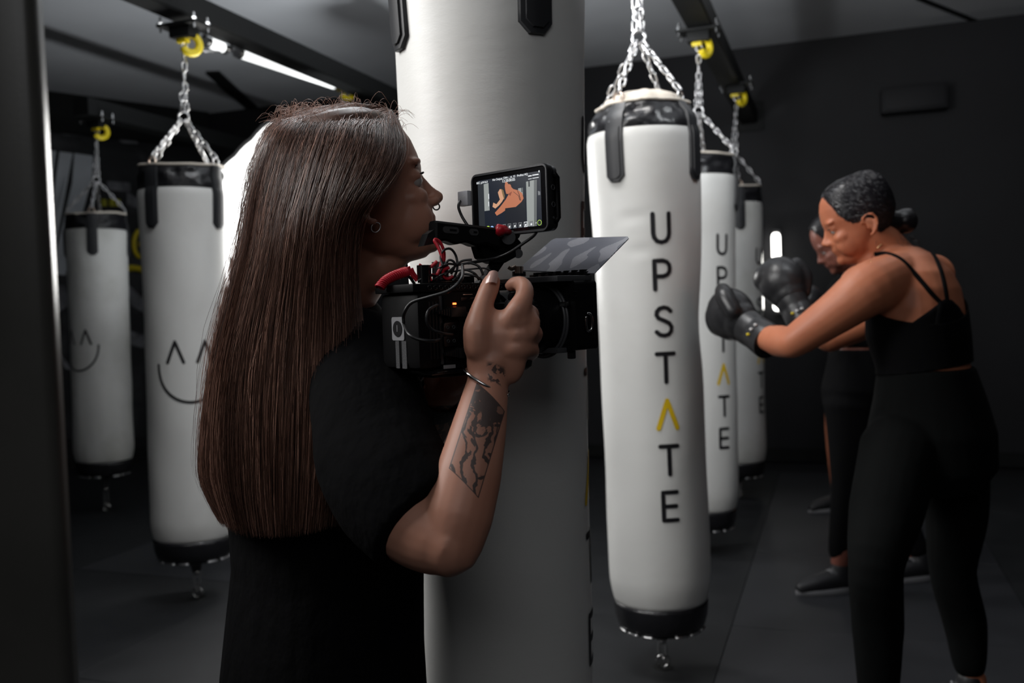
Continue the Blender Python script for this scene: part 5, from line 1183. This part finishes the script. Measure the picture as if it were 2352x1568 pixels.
plate('handle_post', [RP(x,y,yh+.004) for x, y in ((1150,585),(1172,585),(1128,650),(1098,650),(1112,640))], .014, M['body'])
rc('swivel_bolt', RP(1190,582,yh-.002), RP(1190,582,yh+.004), .0065, M['grey'], n=16)
rc('knurled_knob', RP(1168,545,yh-.012), RP(1168,545,yh), .0095, M['grey'], n=20)
rb_ = RP(1150,533,yh-.010)
bm = bmesh.new(); tube(bm, [rb_+V((-.008,0,-.003)), rb_+V((-.004,-.004,.003)), rb_+V((.003,-.004,.003)), rb_+V((.014,-.002,.0))], [.0055,.0085,.0060,.0036], 12); bmo('red_lever', bm, M['red'], rig)
rb('cold_shoe', .070, .105, .028, .056, .002, .012, M['body'], .002); rb('cold_shoe_clamp', .040, .085, .018, .060, .002, .008, M['gloss'], .002)
rc('knurled_knob', V((.052,.030,.008)), V((.052,.030,.030)), .0105, M['grey'], n=22); rc('ball_joint', V((.030,.034,.004)), V((.030,.034,.026)), .009, M['gloss'], n=18)
# monitor
MU = V((math.cos(math.radians(43)), -math.sin(math.radians(43)), 0)); MN = V((-math.sin(math.radians(43)), -math.cos(math.radians(43)), 0)); MV = V((0,0,1))
R3 = RI.to_3x3(); mu, mn, mv = R3@MU, R3@MN, R3@MV; mo = RI @ (P(1082,402,1.27)); MWd, MHt = .140, .088
mc = mo+mu*MWd/2-mv*MHt/2
bm = bmesh.new(); o1 = rrect(MWd, MHt, .010, 6); ringm = lambda s, dn: [mc+mu*(x*s if abs(x)<1 else x)+mv*(y*s)-mn*dn for x, y in o1]
loft(bm, [ringm(.985,0), ringm(1,.002), ringm(1.0,.010), ringm(.97,.013), ringm(.97,.020), ringm(.90,.026)]); mon = bmo('monitor', bm, M['rubber'], rig, sharp=35)
bm = bmesh.new(); inr = rrect(MWd*.955, MHt*.92, .006, 6); loft(bm, [[mc+mu*x*.985+mv*y*.985+mn*.0 for x, y in o1], [mc+mu*x*.985+mv*y*.985+mn*.0018 for x, y in o1], [mc+mu*x+mv*y+mn*.0018 for x, y in inr], [mc+mu*x+mv*y+mn*.0002 for x, y in inr]], closed=True); bmo('bezel', bm, M['grey'], mon, sharp=35)
bm = bmesh.new(); prism(bm, inr, .0006, mc-mn*.0001, mu, mv, mn); bmo('screen_glass', bm, M['gloss'], mon, smooth=False)
def em(name, c, s=1.0): return mat(name, (0,0,0), .5, emit=c, estr=s)
SM = {'bg':em('screen_navy',(.010,.014,.024)), 'bgl':em('screen_grey',(.024,.028,.034)), 'bag':em('screen_bag',(.30,.32,.31)), 'bag2':em('screen_bag_side',(.13,.14,.14)), 'skin':em('screen_skin',(.48,.17,.09)), 'skind':em('screen_skin_dark',(.26,.075,.045)), 'skinl':em('screen_skin_light',(.62,.33,.20)),
      'dark':em('screen_dark',(.012,.014,.020)), 'wh':em('screen_white',(.85,.88,.9)), 'mid':em('screen_mid',(.18,.19,.20)), 'gr':em('screen_green',(.55,.85,.10)), 'bl':em('screen_blue',(.35,.55,.95)), 'hair':em('screen_blonde',(.20,.13,.06))}
PW, PH = .82*MWd, .80*MHt; pc0 = mc + mv*(-.001) + mu*.0005
def SQ(u, v): return pc0 + mu*((u-.5)*PW) + mv*((.5-v)*PH)
_lay = [0]
scr = None
def sp_poly(name, pts, key, lay):
    bm = bmesh.new(); f = [bm.verts.new(SQ(u,v)+mn*(.0007+.00003*lay)) for u, v in pts]; bm.faces.new(f); o = bmo(name, bm, SM[key], scr or mon, smooth=False); return o
def sp_circ(name, u, v, r, key, lay, n=20): return sp_poly(name, [(u+r*math.cos(a)/PW, v+r*math.sin(a)/PH) for a in (2*math.pi*j/n for j in range(n))], key, lay)
scr = sp_poly('screen', [(0,0),(1,0),(1,1),(0,1)], 'bg', 0); scr['label'] = 'glowing picture of the two boxers'
sp_poly('screen_shape', [(0,.06),(.10,.06),(.10,.98),(0,.98)], 'bgl', 1)
sp_poly('screen_bag', [(.10,.08),(.18,.07),(.185,.60),(.10,.60)], 'bag', 2); sp_poly('screen_bag', [(.78,.16),(.90,.15),(.88,1.0),(.775,.99)], 'bag', 2); sp_poly('screen_bag', [(.90,.15),(.945,.15),(.92,1.0),(.88,1.0)], 'bag2', 2)
sp_poly('screen_bag', [(.655,.26),(.725,.26),(.725,.40),(.645,.40)], 'bag', 2); sp_poly('screen_strap', [(.815,.15),(.835,.15),(.835,.26),(.815,.26)], 'dark', 3); sp_poly('screen_strap', [(.705,.26),(.718,.26),(.718,.34),(.705,.34)], 'dark', 3)
sp_poly('screen_light', [(.172,.28),(.184,.28),(.184,.38),(.172,.38)], 'wh', 3); sp_poly('screen_light', [(.168,.43),(.180,.43),(.178,.52),(.168,.52)], 'wh', 3)
sp_poly('screen_light', [(.955,.36),(.99,.38),(.99,.44),(.955,.44)], 'mid', 3)
sp_poly('screen_figure', [(.33,.28),(.365,.22),(.40,.24),(.41,.32),(.43,.40),(.39,.47),(.34,.53),(.28,.58),(.235,.54),(.25,.46),(.30,.50),(.36,.42),(.345,.36)], 'skinl', 4)
sp_poly('screen_figure', [(.385,.22),(.42,.25),(.44,.36),(.43,.44),(.41,.36)], 'hair', 5)
sp_poly('screen_figure', [(.455,.10),(.51,.08),(.535,.14),(.55,.22),(.58,.26),(.66,.30),(.715,.36),(.735,.46),(.70,.52),(.61,.60),(.53,.60),(.47,.62),(.38,.68),(.30,.72),(.27,.66),(.36,.56),(.45,.44),(.505,.34),(.465,.33),(.452,.26),(.445,.18)], 'skin', 6)
sp_poly('screen_figure', [(.46,.08),(.50,.04),(.55,.06),(.575,.13),(.56,.21),(.53,.16),(.50,.15),(.49,.12)], 'dark', 7); sp_poly('screen_figure', [(.49,.34),(.56,.30),(.53,.38)], 'skind', 7)
sp_poly('screen_figure', [(.44,.60),(.53,.60),(.61,.60),(.705,.52),(.76,.47),(.77,.98),(.42,.98)], 'dark', 7)
for (a,b_,c) in (((.575,.31),(.655,.40),(.675,.49)),((.64,.30),(.665,.38),(.685,.49))):
    sp_poly('screen_strap', [a,(a[0]+.008,a[1]),(b_[0]+.008,b_[1]),(c[0]+.008,c[1]),c,b_], 'dark', 8)
for i, (k, u) in enumerate((('mid',.015),('mid',.075),('gr',.14),('bl',.205))):
    sp_circ('screen_button', u+.01, .955, .0042 if k == 'gr' else .0036, k, 8); sp_poly('screen_icon', [(u+.001,.94),(u+.017,.94),(u+.017,.97),(u+.001,.97)], 'dark', 9)
for i, k in enumerate(('bgl','mid','mid','mid','mid','wh','mid')):
    u = .33+.085*i; sp_poly('screen_button', [(u-.027,.90),(u+.027,.90),(u+.027,.995),(u-.027,.995)], k, 8); sp_poly('screen_icon', [(u-.021,.912),(u+.021,.912),(u+.021,.983),(u-.021,.983)], 'dark' if i < 6 else 'mid', 9)
    if i: sp_poly('screen_icon', [(u-.013,.975),(u-.006,.93),(u+.004,.95),(u+.013,.925),(u+.013,.975)], 'wh', 10)
sp_circ('screen_button', .965, .945, .0036, 'gr', 8); sp_circ('screen_icon', .965, .945, .0030, 'dark', 9); text('screen_text', '>', .004, SQ(.915,.945)+mn*.0011, mu, mv, SM['wh'], scr)
for s_, u, v, z in (('12:20:00:05',.51,.085,.0052),('No Output',.33,.03,.0040),('..._Othr..._st_15   ProRes HQ',.60,.025,.0040),('REC p24',.045,.045,.0040),('16.0',.14,.045,.0040)):
    text('screen_text', s_, z, SQ(u,v)+mn*.0011, mu, mv, SM['wh'], scr)
sp_poly('screen_meter', [(.815,.055),(.87,.055),(.87,.075),(.815,.075)], 'wh', 9); sp_poly('screen_meter', [(.88,.050),(.975,.050),(.975,.070),(.88,.070)], 'wh', 9)
sp_poly('screen_meter', [(.815,.115),(.87,.115),(.87,.125),(.815,.125)], 'wh', 9); sp_poly('screen_meter', [(.88,.110),(.975,.110),(.975,.122),(.88,.122)], 'wh', 9); sp_poly('screen_meter', [(.975,-.01),(.99,-.01),(.99,.025),(.975,.025)], 'wh', 9)
# monitor side sockets, plug and arm
sd0 = mc+mu*(MWd/2)
for z, r_ in ((.012,.0032),(-.010,.0032),(-.027,.0012)):
    bm = bmesh.new(); torus_bm(bm, sd0-mn*.0085+mv*z+mu*.0006, r_, .0007, mn, mv, 16, 6); bmo('socket_ring', bm, M['grey'], mon)
bm = bmesh.new(); tube(bm, [sd0-mn*.010+mv*(MHt*.36), sd0-mn*.0175+mv*(MHt*.36-.006), sd0-mn*.0175-mv*(MHt*.30), sd0-mn*.012-mv*(MHt*.36)], .0040, 8); bmo('side_guard', bm, M['body'], mon)
pc_ = W(1068,456,1.285); bm = bmesh.new(); pr = Matrix((mu,mn,mv)).transposed(); box(bm, pc_, (.020,.010,.021), .002, rot=pr); pg_ = bmo('hdmi_connector', bm, mat('silver_connector',(.62,.62,.66),.35,.1), mon, sharp=35)
text('connector_text', 'HDMI', .0048, pc_+mn*.0053+mv*.001, mu, mv, M['whitebit'], pg_)
rt('cable', [W(1057,462,1.28), W(1053,475,1.27), W(1060,495,1.265), W(1072,515,1.255), W(1082,530,1.25)], .0021, M['rubber'], k=20)
rt('cable', [W(1236,527,1.21), W(1225,542,1.19), W(1200,560,1.185), W(1170,580,1.185), W(1140,592,1.19), W(1100,600,1.18), W(1075,604,1.17)], .0021, M['rubber'])
rb_m = RP(1165,535,yh+.010); bm = bmesh.new(); tube(bm, [rb_m+V((0,0,-.012)), rb_m+V((.001,0,.004)), mc-mv*MHt*.5-mn*.012], .008, 12); bmo('monitor_arm', bm, M['body'], rig)
# nest of cables and red cords over the camera's top
rr_ = random.Random(3)
loops = [[(1018,612),(1012,590),(1020,574),(1036,572),(1048,590),(1050,618),(1040,640),(1020,655)], [(1000,640),(1020,628),(1050,622),(1080,618),(1112,616),(1128,622)], [(960,645),(985,632),(1010,634),(1040,636)],
         [(1005,618),(1028,606),(1052,608),(1078,604),(1100,612),(1110,632)], [(1022,632),(1040,616),(1060,600),(1084,596)], [(1050,638),(1066,620),(1090,628),(1100,642)], [(932,628),(944,640),(952,652)], [(1040,645),(1060,630),(1092,634),(1112,648)], [(1010,625),(1030,598),(1045,606),(1036,630)]]
for i, lp_ in enumerate(loops): rt('cable', [W(x,y,1.135+.010*rr_.random()+.003*k) for k, (x,y) in enumerate(lp_)], rr_.choice([.0012,.0016,.0020]), M['rubber'], k=30)
for lp_ in ([(1003,632),(1012,612),(1014,588),(1006,566),(998,553),(1002,550),(1012,558),(1020,580),(1018,606),(1008,625)], [(945,616),(952,630),(962,640),(975,636),(990,632),(1002,632)], [(938,612),(944,628),(958,645)], [(962,608),(976,615),(990,612),(1004,600)],
            [(1032,614),(1020,620),(1018,632),(1028,640),(1040,634)], [(975,616),(984,628),(990,645)]): rt('red_cord', [W(x,y,1.14+.002*k) for k, (x,y) in enumerate(lp_)], .0022, M['red'], k=34)
cp = spline([W(872,660,1.13), W(884,646,1.13), W(900,636,1.13), W(920,628,1.13), W(934,624,1.13)], 240); bm = bmesh.new(); hp = []
for i, p in enumerate(cp):
    t_ = (cp[min(i+1,239)]-cp[max(i-1,0)]).normalized(); u_ = V((0,1,0)); v_ = t_.cross(u_).normalized(); a = i/200*2*math.pi*15; hp.append(p+(u_*math.cos(a)+v_*math.sin(a))*.0055)
tube(bm, hp, .0013, 6); bmo('coiled_red_cord', bm, M['red'], rig)
